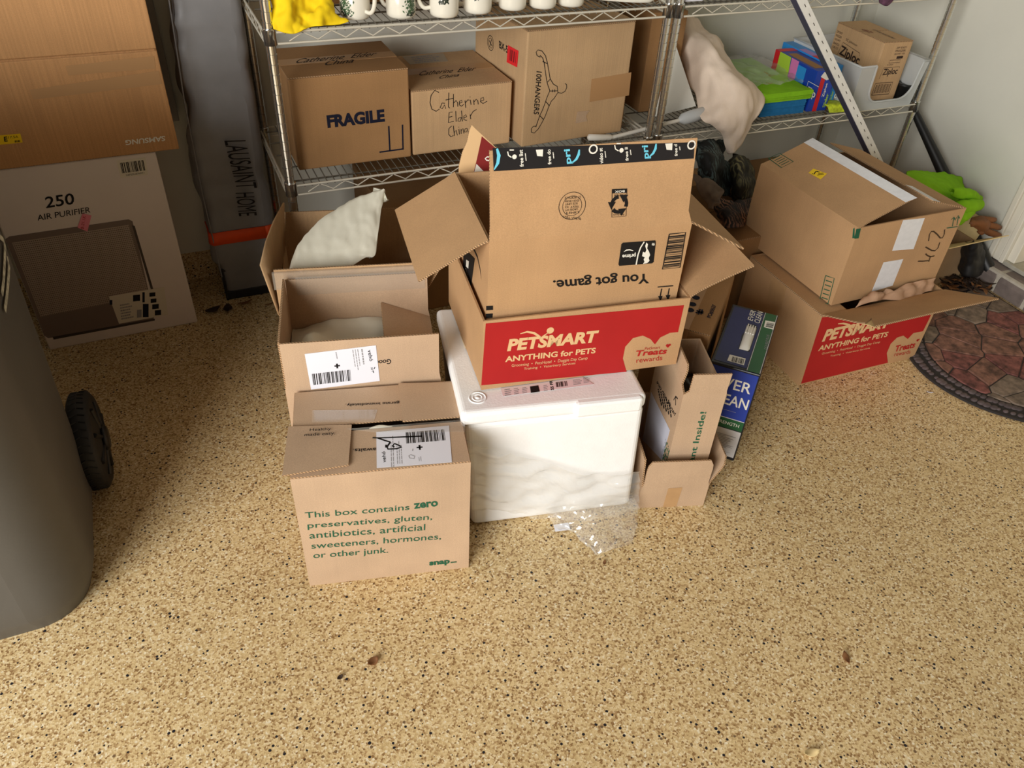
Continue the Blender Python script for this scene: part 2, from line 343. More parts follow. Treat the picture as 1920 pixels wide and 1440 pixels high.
class Face:
    """a plane of a thing: world matrix of the thing, local origin, two local axes"""
    def __init__(s, Mw, o, u, v):
        s.M = Mw; s.Mi = Mw.inverted(); s.o = Vector(o); s.u = Vector(u).normalized(); s.v = Vector(v).normalized(); s.n = s.u.cross(s.v).normalized()
    def uv(s, q):
        d = s.Mi.to_3x3() @ Vector([float(x) for x in ray(*q)]); c = s.Mi @ Vector([float(x) for x in CAM])
        t = (s.o - c).dot(s.n) / d.dot(s.n); p = c + d * t - s.o
        # axes may be oblique-free
        return (p.dot(s.u), p.dot(s.v))
    def pt(s, a, b, lift=0): return s.o + s.u * a + s.v * b + s.n * lift
    def quad(s, mb, qs, mi=0, lift=.0003, t=.0004):
        mb.prism([s.pt(*s.uv(q), lift) for q in qs], s.n, t, mi, both=False)
    def poly_uv(s, mb, uvs, mi=0, lift=.0003, t=.0004):
        mb.prism([s.pt(a, b, lift) for a, b in uvs], s.n, t, mi, both=False)
    def text(s, mb, txt, bl, br, tl, mi=0, bold=0, shear=0, lift=.0009, space=1.0):
        v, f = glyphs(txt, bold, shear, space)
        a, b, c = s.uv(bl), s.uv(br), s.uv(tl)
        vs = [s.pt(a[0] + x * (b[0] - a[0]) + y * (c[0] - a[0]), a[1] + x * (b[1] - a[1]) + y * (c[1] - a[1]), lift) for x, y in v]
        e1 = (b[0] - a[0], b[1] - a[1]); e2 = (c[0] - a[0], c[1] - a[1])
        if e1[0] * e2[1] - e1[1] * e2[0] < 0: f = [list(reversed(q)) for q in f]
        mb.add(vs, f, mi)
    def strokes(s, mb, polys, w, mi=0, lift=.0008, conv=None):
        for pl in polys:
            q = [s.uv(conv(*p) if conv else p) for p in pl]
            s.stroke_uv(mb, q, w, mi, lift)
    def stroke_uv(s, mb, q, w, mi=0, lift=.0008):
        k = len(q); L = []; R = []
        ws = w if isinstance(w, (list, tuple)) else [w] * k
        for i in range(k):
            a = q[max(i - 1, 0)]; b = q[min(i + 1, k - 1)]
            dx, dy = b[0] - a[0], b[1] - a[1]; l = math.hypot(dx, dy) or 1
            nx, ny = -dy / l * ws[i] / 2, dx / l * ws[i] / 2
            L.append(s.pt(q[i][0] + nx, q[i][1] + ny, lift)); R.append(s.pt(q[i][0] - nx, q[i][1] - ny, lift))
        mb.add(R + L, [(i, i + 1, k + i + 1, k + i) for i in range(k - 1)], mi)
    def bars(s, mb, bl, br, tl, n=34, mi=0, lift=.0009, seed=1):
        rnd = random.Random(seed); a, b, c = s.uv(bl), s.uv(br), s.uv(tl); x = 0.0
        ws = [rnd.choice((1, 1, 2, 3)) for _ in range(2 * n)]; tot = sum(ws)
        for i, w in enumerate(ws):
            if i % 2 == 0:
                f0, f1 = x / tot, (x + w) / tot
                Q = []
                for fx, fy in ((f0, 0), (f1, 0), (f1, 1), (f0, 1)):
                    Q.append(s.pt(a[0] + fx * (b[0] - a[0]) + fy * (c[0] - a[0]), a[1] + fx * (b[1] - a[1]) + fy * (c[1] - a[1]), lift))
                e = (b[0] - a[0]) * (c[1] - a[1]) - (b[1] - a[1]) * (c[0] - a[0])
                mb.add(Q if e > 0 else Q[::-1], [(0, 1, 2, 3)], mi)
            x += w
    def lines(s, mb, bl, br, tl, n, mi=0, lift=.0009, seed=1, fill=.5):
        """rows of illegible small print"""
        rnd = random.Random(seed); a, b, c = s.uv(bl), s.uv(br), s.uv(tl)
        def pp(fx, fy): return s.pt(a[0] + fx * (b[0] - a[0]) + fy * (c[0] - a[0]), a[1] + fx * (b[1] - a[1]) + fy * (c[1] - a[1]), lift)
        e = (b[0] - a[0]) * (c[1] - a[1]) - (b[1] - a[1]) * (c[0] - a[0])
        for r in range(n):
            y0 = 1 - (r + .8) / n; y1 = y0 + fill / n; x = 0
            end = rnd.uniform(.7, 1)
            while x < end:
                w = min(rnd.uniform(.05, .16), end - x)
                Q = [pp(x, y0), pp(x + w, y0), pp(x + w, y1), pp(x, y1)]
                mb.add(Q if e > 0 else Q[::-1], [(0, 1, 2, 3)], mi); x += w + .025
    def disc(s, mb, c, r, mi=0, lift=.0006, n=20, ry=None):
        mb.prism([s.pt(c[0] + r * math.cos(2 * PI * i / n), c[1] + (ry or r) * math.sin(2 * PI * i / n), lift) for i in range(n)], s.n, .0002, mi, both=False)
    def ring(s, mb, c, r, w, mi=0, lift=.0008, n=32, ry=None):
        s.stroke_uv(mb, [(c[0] + r * math.cos(2 * PI * i / n), c[1] + (ry or r) * math.sin(2 * PI * i / n)) for i in range(n + 1)], w, mi, lift)

T_ = .0045
class Carton:
    def __init__(s, name, label, x, y, z, yaw, w, d, h, mat='kraft', cat='box', group=None):
        s.w, s.d, s.h, s.mat = w, d, h, mat
        s.o = thing(name, label, cat, (x, y, z), yaw, group); s.M = TM((x, y, z), yaw)
    def face(s, k):
        w, d, h = s.w, s.d, s.h
        return {'front': Face(s.M, (0, 0, 0), (1, 0, 0), (0, 0, 1)), 'left': Face(s.M, (0, d, 0), (0, -1, 0), (0, 0, 1)),
                'right': Face(s.M, (w, 0, 0), (0, 1, 0), (0, 0, 1)), 'top': Face(s.M, (0, 0, h), (1, 0, 0), (0, 1, 0))}[k]
    def closed(s, seam='x', tape=None, gap=.0025, bev=.004, sub='body'):
        w, d, h = s.w, s.d, s.h; t = .003
        mb = MB(); mb.box((0, 0, 0), (w, d, h - t)); mb.build(sub, M[s.mat], s.o, bevel=bev)
        if seam == 'x':
            for a, b in ((0.001, d / 2 - gap), (d / 2 + gap, d - .001)):
                mb = MB(); mb.prism([(.001, a, h - t), (w - .001, a, h - t), (w - .001, b, h - t), (.001, b, h - t)], (0, 0, 1), t, 0, 1); mb.build('flap', [M[s.mat], M['edge']], s.o)
        elif seam == 'y':
            for a, b in ((0.001, w / 2 - gap), (w / 2 + gap, w - .001)):
                mb = MB(); mb.prism([(a, .001, h - t), (b, .001, h - t), (b, d - .001, h - t), (a, d - .001, h - t)], (0, 0, 1), t, 0, 1); mb.build('flap', [M[s.mat], M['edge']], s.o)
        if tape:
            mb = MB()
            if seam == 'x': mb.box((0, d / 2 - .026, h), (w, d / 2 + .026, h + .0005)); mb.box((-.0008, d / 2 - .026, h - .06), (-.0002, d / 2 + .026, h))
            else: mb.box((w / 2 - .026, 0, h), (w / 2 + .026, d, h + .0005)); mb.box((w / 2 - .026, -.0008, h - .06), (w / 2 + .026, -.0002, h))
            mb.build('tape', M[tape], s.o)
    def open(s, t=T_, bottom=True):
        w, d, h = s.w, s.d, s.h; mb = MB()
        def wall(a, b, n):
            mb.prism([(a[0], a[1], 0), (b[0], b[1], 0), (b[0], b[1], h), (a[0], a[1], h)], n, t, 0)
        wall((0, 0), (w, 0), (0, 1, 0)); wall((0, d), (w, d), (0, -1, 0))
        wall((0, t), (0, d - t), (1, 0, 0)); wall((w, t), (w, d - t), (-1, 0, 0))
        if bottom: mb.box((t, t, .001), (w - t, d - t, .001 + t))
        mb.build('body', M[s.mat], s.o)
    def flap(s, side, ang, L, trim0=.004, trim1=.004, chamfer=0, bend=0, name='flap', mat=None, lift=0, ends=(0, 1)):
        """flap hinged on a top edge; ang degrees from straight up, + outward"""
        w, d, h = s.w, s.d, s.h
        p0, p1, e = {'front': ((0, 0), (w, 0), (0, -1)), 'back': ((w, d), (0, d), (0, 1)), 'left': ((0, d), (0, 0), (-1, 0)), 'right': ((w, 0), (w, d), (1, 0))}[side]
        p0 = Vector((p0[0], p0[1], h + lift)); p1 = Vector((p1[0], p1[1], h + lift)); e = Vector((e[0], e[1], 0)); a = math.radians(ang)
        p0, p1 = p0.lerp(p1, ends[0]), p0.lerp(p1, ends[1])
        along = (p1 - p0).normalized(); W = (p1 - p0).length
        nseg = 6; prev = None; mb = MB()
        pts = [p0 + along * .0]; dirs = []
        pos = Vector((0, 0, 0)); rows = []
        for i in range(nseg + 1):
            f = i / nseg; aa = a + math.radians(bend) * f
            dr = Vector((0, 0, 1)) * math.cos(aa) + e * math.sin(aa); nr = Vector((0, 0, 1)) * -math.sin(aa) + e * math.cos(aa)
            if i: pos = pos + dr * (L / nseg)
            c = chamfer * max(0, (f - .0)) if chamfer else 0
            x0 = trim0 * min(1, f * 6) + (chamfer if chamfer and f > .8 else 0) * ((f - .8) / .2 if f > .8 else 0)
            x1 = W - trim1 * min(1, f * 6) - (chamfer if chamfer and f > .8 else 0) * ((f - .8) / .2 if f > .8 else 0)
            rows.append((p0 + along * x0 + pos, p0 + along * x1 + pos, nr))
        t = T_; vs = []; fs = []; ms = []
        for A, B, nr in rows: vs += [A, B, B - nr * t, A - nr * t]
        k = len(rows)
        for i in range(k - 1):
            b = 4 * i
            mb_f = [((b, b + 1, b + 5, b + 4), 0), ((b + 3, b + 7, b + 6, b + 2), 0), ((b, b + 4, b + 7, b + 3), 1), ((b + 1, b + 2, b + 6, b + 5), 1)]
            fs += mb_f
        fs += [((0, 3, 2, 1), 1), ((4 * k - 4, 4 * k - 3, 4 * k - 2, 4 * k - 1), 1)]
        base = len(mb.v); mb.v += [tuple(v) for v in vs]
        for f, m_ in fs: mb.f.append(list(f)); mb.m.append(m_); mb.sm.append(False)
        ob = mb.build(name, [M[mat or s.mat], M['edge']], s.o)
        A0, B0, n0 = rows[0]; A1 = rows[-1][0]
        # outside plane (seen from outside) and inside plane of the flap
        v = (rows[-1][0] - rows[0][0]); v = (v - along * v.dot(along)).normalized()
        fo = Face(s.M, p0 + Vector((0, 0, 0)), along, v)
        fi = Face(s.M, p1 - n0 * t, -along, v)
        return fo, fi, ob

def board(parent, name, pts, n, t, mat, rim='edge'):
    mb = MB(); mb.prism(pts, n, t, 0, 1); return mb.build(name, [mat, M[rim]], parent)

def cr(p0, p1, p2, p3, t):
    return .5 * ((2 * p1) + (p2 - p0) * t + (2 * p0 - 5 * p1 + 4 * p2 - p3) * t * t + (3 * p1 - p0 - 3 * p2 + p3) * t ** 3)
def loft(rows, nu=8, nv=8, amp=0.0, sc_=20, stretch=(1, 1, 1), fold=None, seed=0):
    """smooth surface through a control grid of points, with wrinkles along its normal"""
    A = np.array([[tuple(p) for p in r] for r in rows], float)
    def up(A, n):
        k = A.shape[0]; out = []
        for i in range(k - 1):
            p0 = A[max(i - 1, 0)]; p1 = A[i]; p2 = A[i + 1]; p3 = A[min(i + 2, k - 1)]
            for j in range(n): out.append(cr(p0, p1, p2, p3, j / n))
        out.append(A[-1]); return np.array(out)
    B = up(A, nu); B = np.transpose(up(np.transpose(B, (1, 0, 2)), nv), (1, 0, 2))
    if amp:
        du = np.gradient(B, axis=0); dv = np.gradient(B, axis=1); n = np.cross(du, dv); n /= np.linalg.norm(n, axis=2, keepdims=True) + 1e-12
        for i in range(B.shape[0]):
            for j in range(B.shape[1]):
                q = Vector((B[i, j, 0] * sc_ * stretch[0] + seed * 3.1, B[i, j, 1] * sc_ * stretch[1], B[i, j, 2] * sc_ * stretch[2]))
                B[i, j] += n[i, j] * amp * (noise.noise(q) + .5 * noise.noise(q * 2.3) + .8 * (abs(noise.noise(q * .8 + Vector((5, 5, 5)))) - .25))
    return [[tuple(p) for p in r] for r in B]
def cloth(name, rows, mat, label=None, cat=None, group=None, solid=.004, parent=None, **kw):
    mb = MB(); mb.grid(loft(rows, **kw)); o = mb.build(name, mat, parent, solid=solid)
    if label: tag(o, label, cat, group)
    return o

# ------------------------------------------------------------------ the room
XW, YB = 2.55, .492
def st(name, a, b, mat, parent=None, bevel=0):
    mb = MB(); mb.box(a, b); o = mb.build(name, M[mat] if isinstance(mat, str) else mat, parent, bevel=bevel)
    if parent is None: o['kind'] = 'structure'
    return o
st('floor', (-5.6, -6.2, -.05), (3.4, YB, 0), 'floor')
st('trim_1', (-5.6, YB, -.05), (XW, YB + .1, .112), 'floor')            # coated concrete curb under the drywall
st('wall_back', (-5.6, YB - .012, .112), (XW, YB + .1, 2.75), 'wall')
st('wall_right', (XW, -.46, .1), (XW + .1, YB + .1, 2.75), 'wall')
st('trim_2', (XW + .012, -.43, -.05), (XW + .1, YB, .1), 'mortar')
st('wall_front_right', (XW, -6.2, -.05), (XW + .1, -1.42, 2.75), 'wall')
st('wall_left', (-5.7, -6.2, -.05), (-5.6, YB + .1, 2.75), 'wall_dim')
st('wall_light_block', (-1.7, -.8, -.05), (-1.6, YB, 2.75), 'wall_dim')  # unseen stub wall, added to keep light from the left off the purifier box
st('ceiling', (-5.7, -6.2, 2.75), (XW + .1, YB + .1, 2.85), 'wall_dim')
# door, casing and brick step on the right wall
d = st('door_1', (XW + .075, -1.36, .105), (XW + .11, -.535, 2.08), 'door_cream')
st('door_panel', (XW + .068, -1.2, .25), (XW + .076, -.7, .9), 'door_cream', d, bevel=.004)
def casing():
    mb = MB()
    for y0, y1, x0 in ((-.462, -.440, XW - .02), (-.492, -.462, XW - .012), (-.512, -.492, XW - .016)):
        mb.box((x0, y0, .086), (XW + .02, y1, 2.1))
    o = mb.build('trim_3', M['trim_white'], bevel=.003); o['kind'] = 'structure'
    mb = MB(); mb.box((XW + .0, -.545, .1), (XW + .1, -.512, 2.1)); mb.build('door_jamb', M['trim_white'], o, bevel=.003)
casing()
s = st('trim_4', (2.4805, -1.5, -.05), (XW + .1, -.425, .079), 'mortar', bevel=.014)
s['label'] = 'mortar bed of the brick door step'
y = -.43; rnd = random.Random(3)
BW = .118
for i in range(7):
    y1 = y - BW
    mb = MB(); prof = [(2.478, .002), (2.476, .05), (2.481, .068), (2.492, .078), (2.508, .0815), (2.60, .083)]
    vs = [(px_, yy, pz) for yy in (y, y1) for px_, pz in prof]; k = len(prof)
    vs += [(2.60, y, 0.002), (2.60, y1, 0.002)]
    fs = [(j, j + 1, k + j + 1, k + j) for j in range(k - 1)] + [list(range(k))[::-1] + [2 * k], [k + j for j in range(k)] + [2 * k + 1]]
    mb.add(vs, fs); o = mb.build('brick', M['brick'], s, bevel=.004)
    y = y1 - .014
mb = MB(); mb.box((2.535, -1.36, .084), (XW + .12, -.512, .1)); o = mb.build('door_sill', M['sill_metal'], None, bevel=.003); o['kind'] = 'structure'; o.name = 'trim_5'

# ------------------------------------------------------------------ shelving
def make_unit(label, x0, x1, levels, dz):
    u = thing('wire_shelving_unit', label, 'shelves', (x0, .215, 0))
    pr = Matrix.Translation((-x0, -.215, 0))
    W = x1 - x0
    def sh(pts): return [(a - x0, b - .215, c) for a, b, c in pts]
    R = .0127
    pm = MB(); prof = [(0, 0), (.016, 0), (.016, .02), (R, .022)]
    z = .03
    while z < 1.72:
        prof += [(R, z), (R - .0018, z + .0006), (R - .0018, z + .003), (R, z + .0036)]; z += .0254
    prof += [(R, 1.73), (0, 1.735)]
    pm.lathe(prof, 18, smooth=False)
    me = None
    for (a, b) in ((x0, 0), (x1, 0), (x0, .43), (x1, .43)):
        if me is None: o = pm.build('post', M['chrome'], u); me = o.data
        else: o = bpy.data.objects.new('post', me); COL.objects.link(o); o.parent = u
        o.location = (a - x0, b - .215, 0)
    cm = MB(); cm.lathe([(R, -.032), (.0165, -.032), (.0155, .004), (.0162, .005), (.0162, .008), (R, .008)], 18)
    cme = None
    for z in levels:
        f0, f1, b0, b1 = x0 + .016, x1 - .016, -.012, .442
        mb = MB()
        for zz in (z, z - dz):
            for yy in (b0, b1): mb.tube(sh([(f0, yy, zz), (f1, yy, zz)]), .0032, 6)
            for xx in (x0 - .012 + .0, x1 + .012): mb.tube(sh([(xx, .016, zz), (xx, .414, zz)]), .0032, 6)
        shelf = mb.build('wire_shelf', M['wire'], u)
        # zigzag bracing
        mb = MB()
        for yy in (b0 + .0025, b1):
            pts = []; n = int((f1 - f0 - .05) / .03625); xx = f0 + .03
            for i in range(n + 1): pts.append((xx + i * .03625, yy, z - .004 if i % 2 else z - dz + .004))
            mb.tube(sh(pts), .0021, 5)
        for xs in (x0 - .012, x1 + .012):
            pts = [(xs, .04 + i * .035, z - .004 if i % 2 else z - dz + .004) for i in range(11)]
            mb.tube(sh(pts), .0021, 5)
        tag(mb.build('zigzag_brace', M['wire'], shelf), kind='stuff')
        mb = MB(); n = int((f1 - f0) / .0215)
        for i in range(1, n):
            xx = f0 + i * (f1 - f0) / n
            mb.tube(sh([(xx, b0, z - .0055), (xx, b0 + .001, z + .0022), (xx, b1, z + .0022)]), .0017, 4)
        for yy in (.022, .12, .215, .31, .405): mb.tube(sh([(x0, yy, z - .001), (x1, yy, z - .001)]), .0026, 5)
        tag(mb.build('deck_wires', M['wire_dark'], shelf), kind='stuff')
        for (a, b) in ((x0, 0), (x1, 0), (x0, .43), (x1, .43)):
            if cme is None: o = cm.build('collar', M['chrome'], u); cme = o.data
            else: o = bpy.data.objects.new('collar', cme); COL.objects.link(o); o.parent = u
            o.location = (a - x0, b - .215, z)
    return u
Z1, Z2 = .9482, .5363
make_unit('chrome wire shelving unit holding the mugs and the FRAGILE carton', 0.0, 1.182, (Z2, Z1), .0275)
make_unit('chrome wire shelving unit by the right wall, holding the fleece and clear bin', 1.2185, 2.383, (Z2 + .004, Z1 - .0026), .0275)
ZT = Z1 + .0045; ZS = Z2 + .0045; ZS2 = ZS + .004

# ------------------------------------------------------------------ left: purifier box, big ribbed carton, grey carton, bag, bin
c = Carton('air_purifier_box', 'pale printed air purifier box standing on the floor under the ribbed brown carton', -.7735, .2035, 0, .0173, .4418, .27, .592, 'carton_white')
c.closed('x', None); fr = c.face('front')
mb = MB()
fr.text(mb, '250', zB(296, 447), zB(480, 420), zB(287, 374), 0, bold=.012)
fr.text(mb, 'AIR PURIFIER', zB(243, 527), zB(582, 474), zB(238, 490), 0)
mb.build('lettering', M['black_ink'], c.o)
mb = MB()
fr.quad(mb, [zB(35, 645), zB(60, 628), zB(825, 518), zB(852, 530), zB(992, 1140), zB(985, 1165), zB(310, 1282), zB(285, 1265)], 0)
fr.quad(mb, [zB(848, 555), zB(866, 560), zB(985, 965), zB(970, 968)], 2, .0008)
fr.quad(mb, [zB(338, 1273), zB(995, 1156), zB(995, 1168), zB(345, 1290)], 2, .0008)
fr.quad(mb, [zB(78, 668), zB(828, 553), zB(962, 1005), zB(262, 1145)], 1, .0009)
tag(mb.build('printed_purifier_picture', [M['purifier_frame'], M['purifier_mesh'], M['purifier_dot']], c.o))
mb = MB(); A, B, Cc, D = [fr.uv(q) for q in (zB(78, 668), zB(828, 553), zB(262, 1145), zB(962, 1005))]
NX, NY = 62, 40
for i in range(NX):
    for j in range(NY):
        fx, fy = (i + .7) / NX, (j + .7) / NY
        a = [(A[k] * (1 - fx) + B[k] * fx) * (1 - fy) + (Cc[k] * (1 - fx) + D[k] * fx) * fy for k in (0, 1)]
        r = .0013; mb.add([fr.pt(a[0] + p * r, a[1] + q * r, .0016) for p, q in ((-1, -1), (1, -1), (1, 1), (-1, 1))], [(0, 1, 2, 3)])
tag(mb.build('printed_grille_holes', M['purifier_dot'], c.o), kind='stuff')
mb = MB(); fr.quad(mb, [zB(748, 142), zB(935, 120), zB(952, 232), zB(775, 252)], 0)
fr.bars(mb, zB(785, 222), zB(936, 203), zB(770, 155), 20, 1); fr.text(mb, 'HAP250-6EWHT1', zB(812, 240), zB(928, 224), zB(810, 228), 1)
mb.build('barcode_label', [M['label_cream'], M['black_ink']], c.o)
mb = MB(); fr.quad(mb, [zB(530, 480), zB(588, 492), zB(562, 596), zB(498, 570)], 0, .001)
fr.text(mb, '$-21.1K', zB(540, 582), zB(555, 498), zB(518, 575), 1, lift=.0018)
mb.build('price_sticker', [M['pink_sticker'], M['red_ink']], c.o)
mb = MB(); fr.quad(mb, [zB(700, 1012), zB(1055, 952), zB(1080, 1130), zB(765, 1188)], 0, .0016)
for q in ((855, 1000, 900, 1040), (960, 985, 998, 1010), (968, 1025, 1005, 1050), (978, 1060, 1020, 1090), (995, 1098, 1035, 1130), (880, 1095, 910, 1145)):
    fr.quad(mb, [zB(q[0], q[1] + 4), zB(q[2], q[1]), zB(q[2], q[3]), zB(q[0], q[3] + 4)], 3 if q[0] > 850 and q[0] != 880 else 2, .0021)
for q in ((705, 1035, 722, 1065), (915, 985, 930, 1050), (918, 1060, 955, 1145)):
    fr.quad(mb, [zB(q[0], q[1]), zB(q[2], q[1]), zB(q[2], q[3]), zB(q[0], q[3])], 1, .0021)
fr.lines(mb, zB(780, 1165), zB(860, 1150), zB(770, 1060), 6, 2, .0022)
mb.build('shipping_label', [M['label_cream'], M['blue_black_ink'], M['grey_ink'], M['black_ink']], c.o)

c = Carton('ribbed_carton', 'large ribbed brown carton with upside-down white lettering, stacked on the air purifier box', -.905, .192, .5925, .018, .638, .215, .62, 'kraft_rib')
mb = MB(); mb.box((0, .006, 0), (c.w, c.d, c.h)); mb.build('body', M['kraft_rib'], c.o, bevel=.006)
sz = .272
for a, b, nm in ((0, sz - .002, 'flap'), (sz + .003, c.h, 'flap')):
    mb = MB(); mb.box((0, 0, a), (c.w, .006, b)); mb.build(nm, M['kraft_rib'], c.o, bevel=.003)
fr = c.face('front'); mb = MB()
fr.text(mb, 'SAMSUNG', zA(1060, 872), zA(805, 900), zA(1062, 905), 0, bold=.025)
mb.build('lettering', M['white_ink'], c.o)
mb = MB(); fr.quad(mb, [zA(190, 578), zA(1020, 455), zA(1042, 540), zA(215, 640)]); fr.quad(mb, [zA(420, 425), zA(990, 360), zA(1000, 440), zA(440, 485)])
mb.build('tape', M['kraft_tape'], c.o)
mb = MB(); fr.quad(mb, [zA(-60, 875), zA(130, 858), zA(146, 915), zA(-50, 935)], 0, .0005)
fr.text(mb, 'E', zA(28, 910), zA(50, 908), zA(24, 878), 1, bold=.03, lift=.0012); fr.text(mb, '17.5A', zA(55, 890), zA(118, 885), zA(53, 875), 1, lift=.0012); fr.bars(mb, zA(95, 916), zA(135, 912), zA(94, 902), 8, 1, .0012)
mb.build('price_sticker', [M['yellow_sticker'], M['black_ink']], c.o)

mb = MB(); mb.box((-.55, .418, .5925), (-.246, .470, 1.25)); o = mb.build('flat_grey_carton', plain('grey_board', rgb(150, 146, 140), .6, var=.03), bevel=.003)
tag(o, 'thin grey carton standing upright behind the ribbed brown carton', 'box')

# long grey carry bag
bag = thing('carry_bag', 'tall grey nylon carry bag with an orange band, leaning by the shelf post', 'bag', (-.13, .34, 0))
def bagsec(z, x0, x1, y0, y1, r=.03):
    pts = []
    for cx, cy, a0 in ((x1 - r, y0 + r, -90), (x1 - r, y1 - r, 0), (x0 + r, y1 - r, 90), (x0 + r, y0 + r, 180)):
        for k in range(5):
            a = math.radians(a0 + k * 22.5); pts.append((cx + r * math.cos(a), cy + r * math.sin(a), z))
    return pts
secs = [(.03, -.222, -.035, .318, .40), (.1, -.225, -.032, .312, .405), (.2, -.232, -.03, .306, .41), (.32, -.236, -.028, .300, .41), (.5, -.236, -.03, .296, .41), (.7, -.226, -.026, .292, .41), (.95, -.205, -.024, .292, .41), (1.25, -.195, -.022, .3, .41), (1.5, -.19, -.02, .31, .41)]
rings = []
for i in range(70):
    z = .03 + (1.47) * i / 69
    for a, b in zip(secs, secs[1:]):
        if a[0] <= z <= b[0] + 1e-9:
            f = (z - a[0]) / (b[0] - a[0]); q = [a[k] * (1 - f) + b[k] * f for k in range(5)]; break
    rg = bagsec(z, *q[1:])
    out = []
    for j, p in enumerate(rg):
        n_ = noise.noise(Vector((p[0] * 9 + p[2] * 3, p[1] * 9, p[2] * 5))) * .016 + (abs(noise.noise(Vector((p[0] * 12 + p[2] * 9, p[1] * 10, p[2] * 4 - p[0] * 8)))) - .25) * -.03
        dx, dy = p[0] + .13, p[1] - .36; l = math.hypot(dx, dy)
        k_ = n_ if z > .15 else n_ * .3
        if p[0] > -.07: k_ = min(k_, .004)
        out.append((p[0] + dx / l * k_ - -.13 * 0 + .13, p[1] + dy / l * k_ - .34, z))
    rings.append(out + [out[0]])
mb = MB(); mb.grid(rings); mb.add(rings[0][:-1], [list(range(20))[::-1]]); mb.build('bag_body', M['bag_grey'], bag)
mb = MB()
rg = [[(p[0] * 1.012, p[1] - .003 if p[1] < .05 else p[1], p[2]) for p in r] for r in rings if .203 <= r[0][2] <= .275]
mb.grid([[(p[0], p[1], p[2]) for p in r] for r in rg]); mb.build('orange_band', M['bag_orange'], bag, solid=.003)
mb = MB(); mb.box((-.094, -.026, 0), (.097, .118, .032)); mb.box((-.095, -.030, .112), (.098, -.024, .124)); mb.box((-.095, -.030, .0), (-.086, -.024, .12)); mb.build('base_tray', M['bag_black'], bag, bevel=.006)
mb = MB(); mb.tube([(-.095, -.036, .1), (-.1, -.044, .4), (-.094, -.048, .7), (-.07, -.05, 1.1), (-.06, -.04, 1.45)], .0022, 5); mb.build('seam_piping', M['bag_grey'], bag)
Fb = Face(TM((-.13, .34, 0), 0), (0, -.0565, 0), (1, 0, 0), (0, 0, 1)); mb = MB()
Fb.text(mb, 'LAUSAINT', zA(1440, 905), zA(1520, 1215), zA(1580, 900), 0); Fb.text(mb, 'HOME', zA(1512, 1240), zA(1535, 1390), zA(1632, 1235), 0)
mb.build('lettering', M['black_ink'], bag)

# wheeled bin, only its lower corner is in the picture
bn = thing('wheeled_bin', 'grey plastic wheeled bin with a black wheel, at the left edge of the floor', 'bin', (-1.05, -.66, 0))
def binsec(z):
    f = z / 1.0; x1 = -.652 + .028 * f; x0 = -1.40 - .03 * f; y0 = -.885 - .05 * f; y1 = -.40 + .03 * f; r = .125 if z < .03 else .13
    pts = []
    sh_ = .02 * max(0, 1 - z / .06)
    for cx, cy, a0 in ((x1 - r, y0 + r, -90), (x1 - r, y1 - r, 0), (x0 + r, y1 - r, 90), (x0 + r, y0 + r, 180)):
        for k in range(9):
            a = math.radians(a0 + k * 11.25); rr = r - sh_; pts.append((cx + rr * math.cos(a) + 1.05, cy + rr * math.sin(a) + .66, z))
    return pts
rings = []
for z in (.0, .008, .02, .04, .06, .12, .3, .5, .7, .9, 1.0):
    p = binsec(z); rings.append(p + [p[0]])
mb = MB(); mb.grid(rings); mb.add(rings[0][:-1], [list(range(36))[::-1]]); mb.build('body', M['bin_grey'], bn)
mb = MB()
p = binsec(1.0); mb.grid([[(a * 1.0 + math.copysign(.0, a), b, c) for a, b, c in p + [p[0]]], [(a * 1.06, b * 1.06, c) for a, b, c in p + [p[0]]], [(a * 1.06, b * 1.06, c - .05) for a, b, c in p + [p[0]]]]); mb.build('rim', M['bin_grey'], bn, solid=.004)
Fw = Face(TM((-1.05, -.66, 0), 0), (.398, 0, 0), (0, 1, 0), (.028, 0, 1)); zW = Zm(0, 440, .18045); mb = MB()
Fw.strokes(mb, [[(-30, 20), (15, 60), (30, 110), (24, 300), (12, 500), (-5, 620)]], .012, 0, .004, zW); Fw.strokes(mb, [[(50, 225), (72, 320), (62, 480), (44, 660), (26, 790)]], .012, 0, .004, zW)
mb.build('stamped_lettering', M['bin_letter'], bn)
mb = MB(); p = binsec(1.0); L1 = [(a * 1.07, b * 1.07, c + .002) for a, b, c in p]; L2 = [(a * 1.07, b * 1.07, c + .02) for a, b, c in p]; L3 = [(a * .8, b * .8, c + .045) for a, b, c in p]
mb.grid([L1 + [L1[0]], L2 + [L2[0]], L3 + [L3[0]]]); mb.add(L3, [list(range(36))]); mb.build('lid', M['bin_grey'], bn)
def wheel(x, y):
    mb = MB(); R_ = .125
    prof = [(.0, -.03), (.05, -.03), (.095, -.024), (.112, -.026), (R_, -.018), (R_, .018), (.112, .026), (.095, .024), (.05, .03), (0, .03)]
    mb.lathe(prof, 40); w = mb.build('wheel', M['tyre'], bn); w.location = (x, y, R_); w.rotation_euler = (0, PI / 2, 0)
    mb = MB(); mb.lathe([(0, .03), (.03, .03), (.034, .036), (.028, .042), (0, .043)], 24)
    for k in range(8):
        a = 2 * PI * k / 8; mb.tube([(.03 * math.cos(a), .03 * math.sin(a), .03), (.094 * math.cos(a), .094 * math.sin(a), .026)], .006, 6)
    mb.build('hub', M['black_plastic'], w)
    mb = MB()
    for k in range(40):
        a = 2 * PI * k / 40; ca, sa = math.cos(a), math.sin(a)
        for s_ in (-1, 1): mb.tube([(R_ * ca, R_ * sa, .002 * s_), (R_ * math.cos(a + .05), R_ * math.sin(a + .05), .017 * s_)], .0022, 4)
    tag(mb.build('tread', M['tyre'], w), kind='stuff')
wheel(.415, .235); 
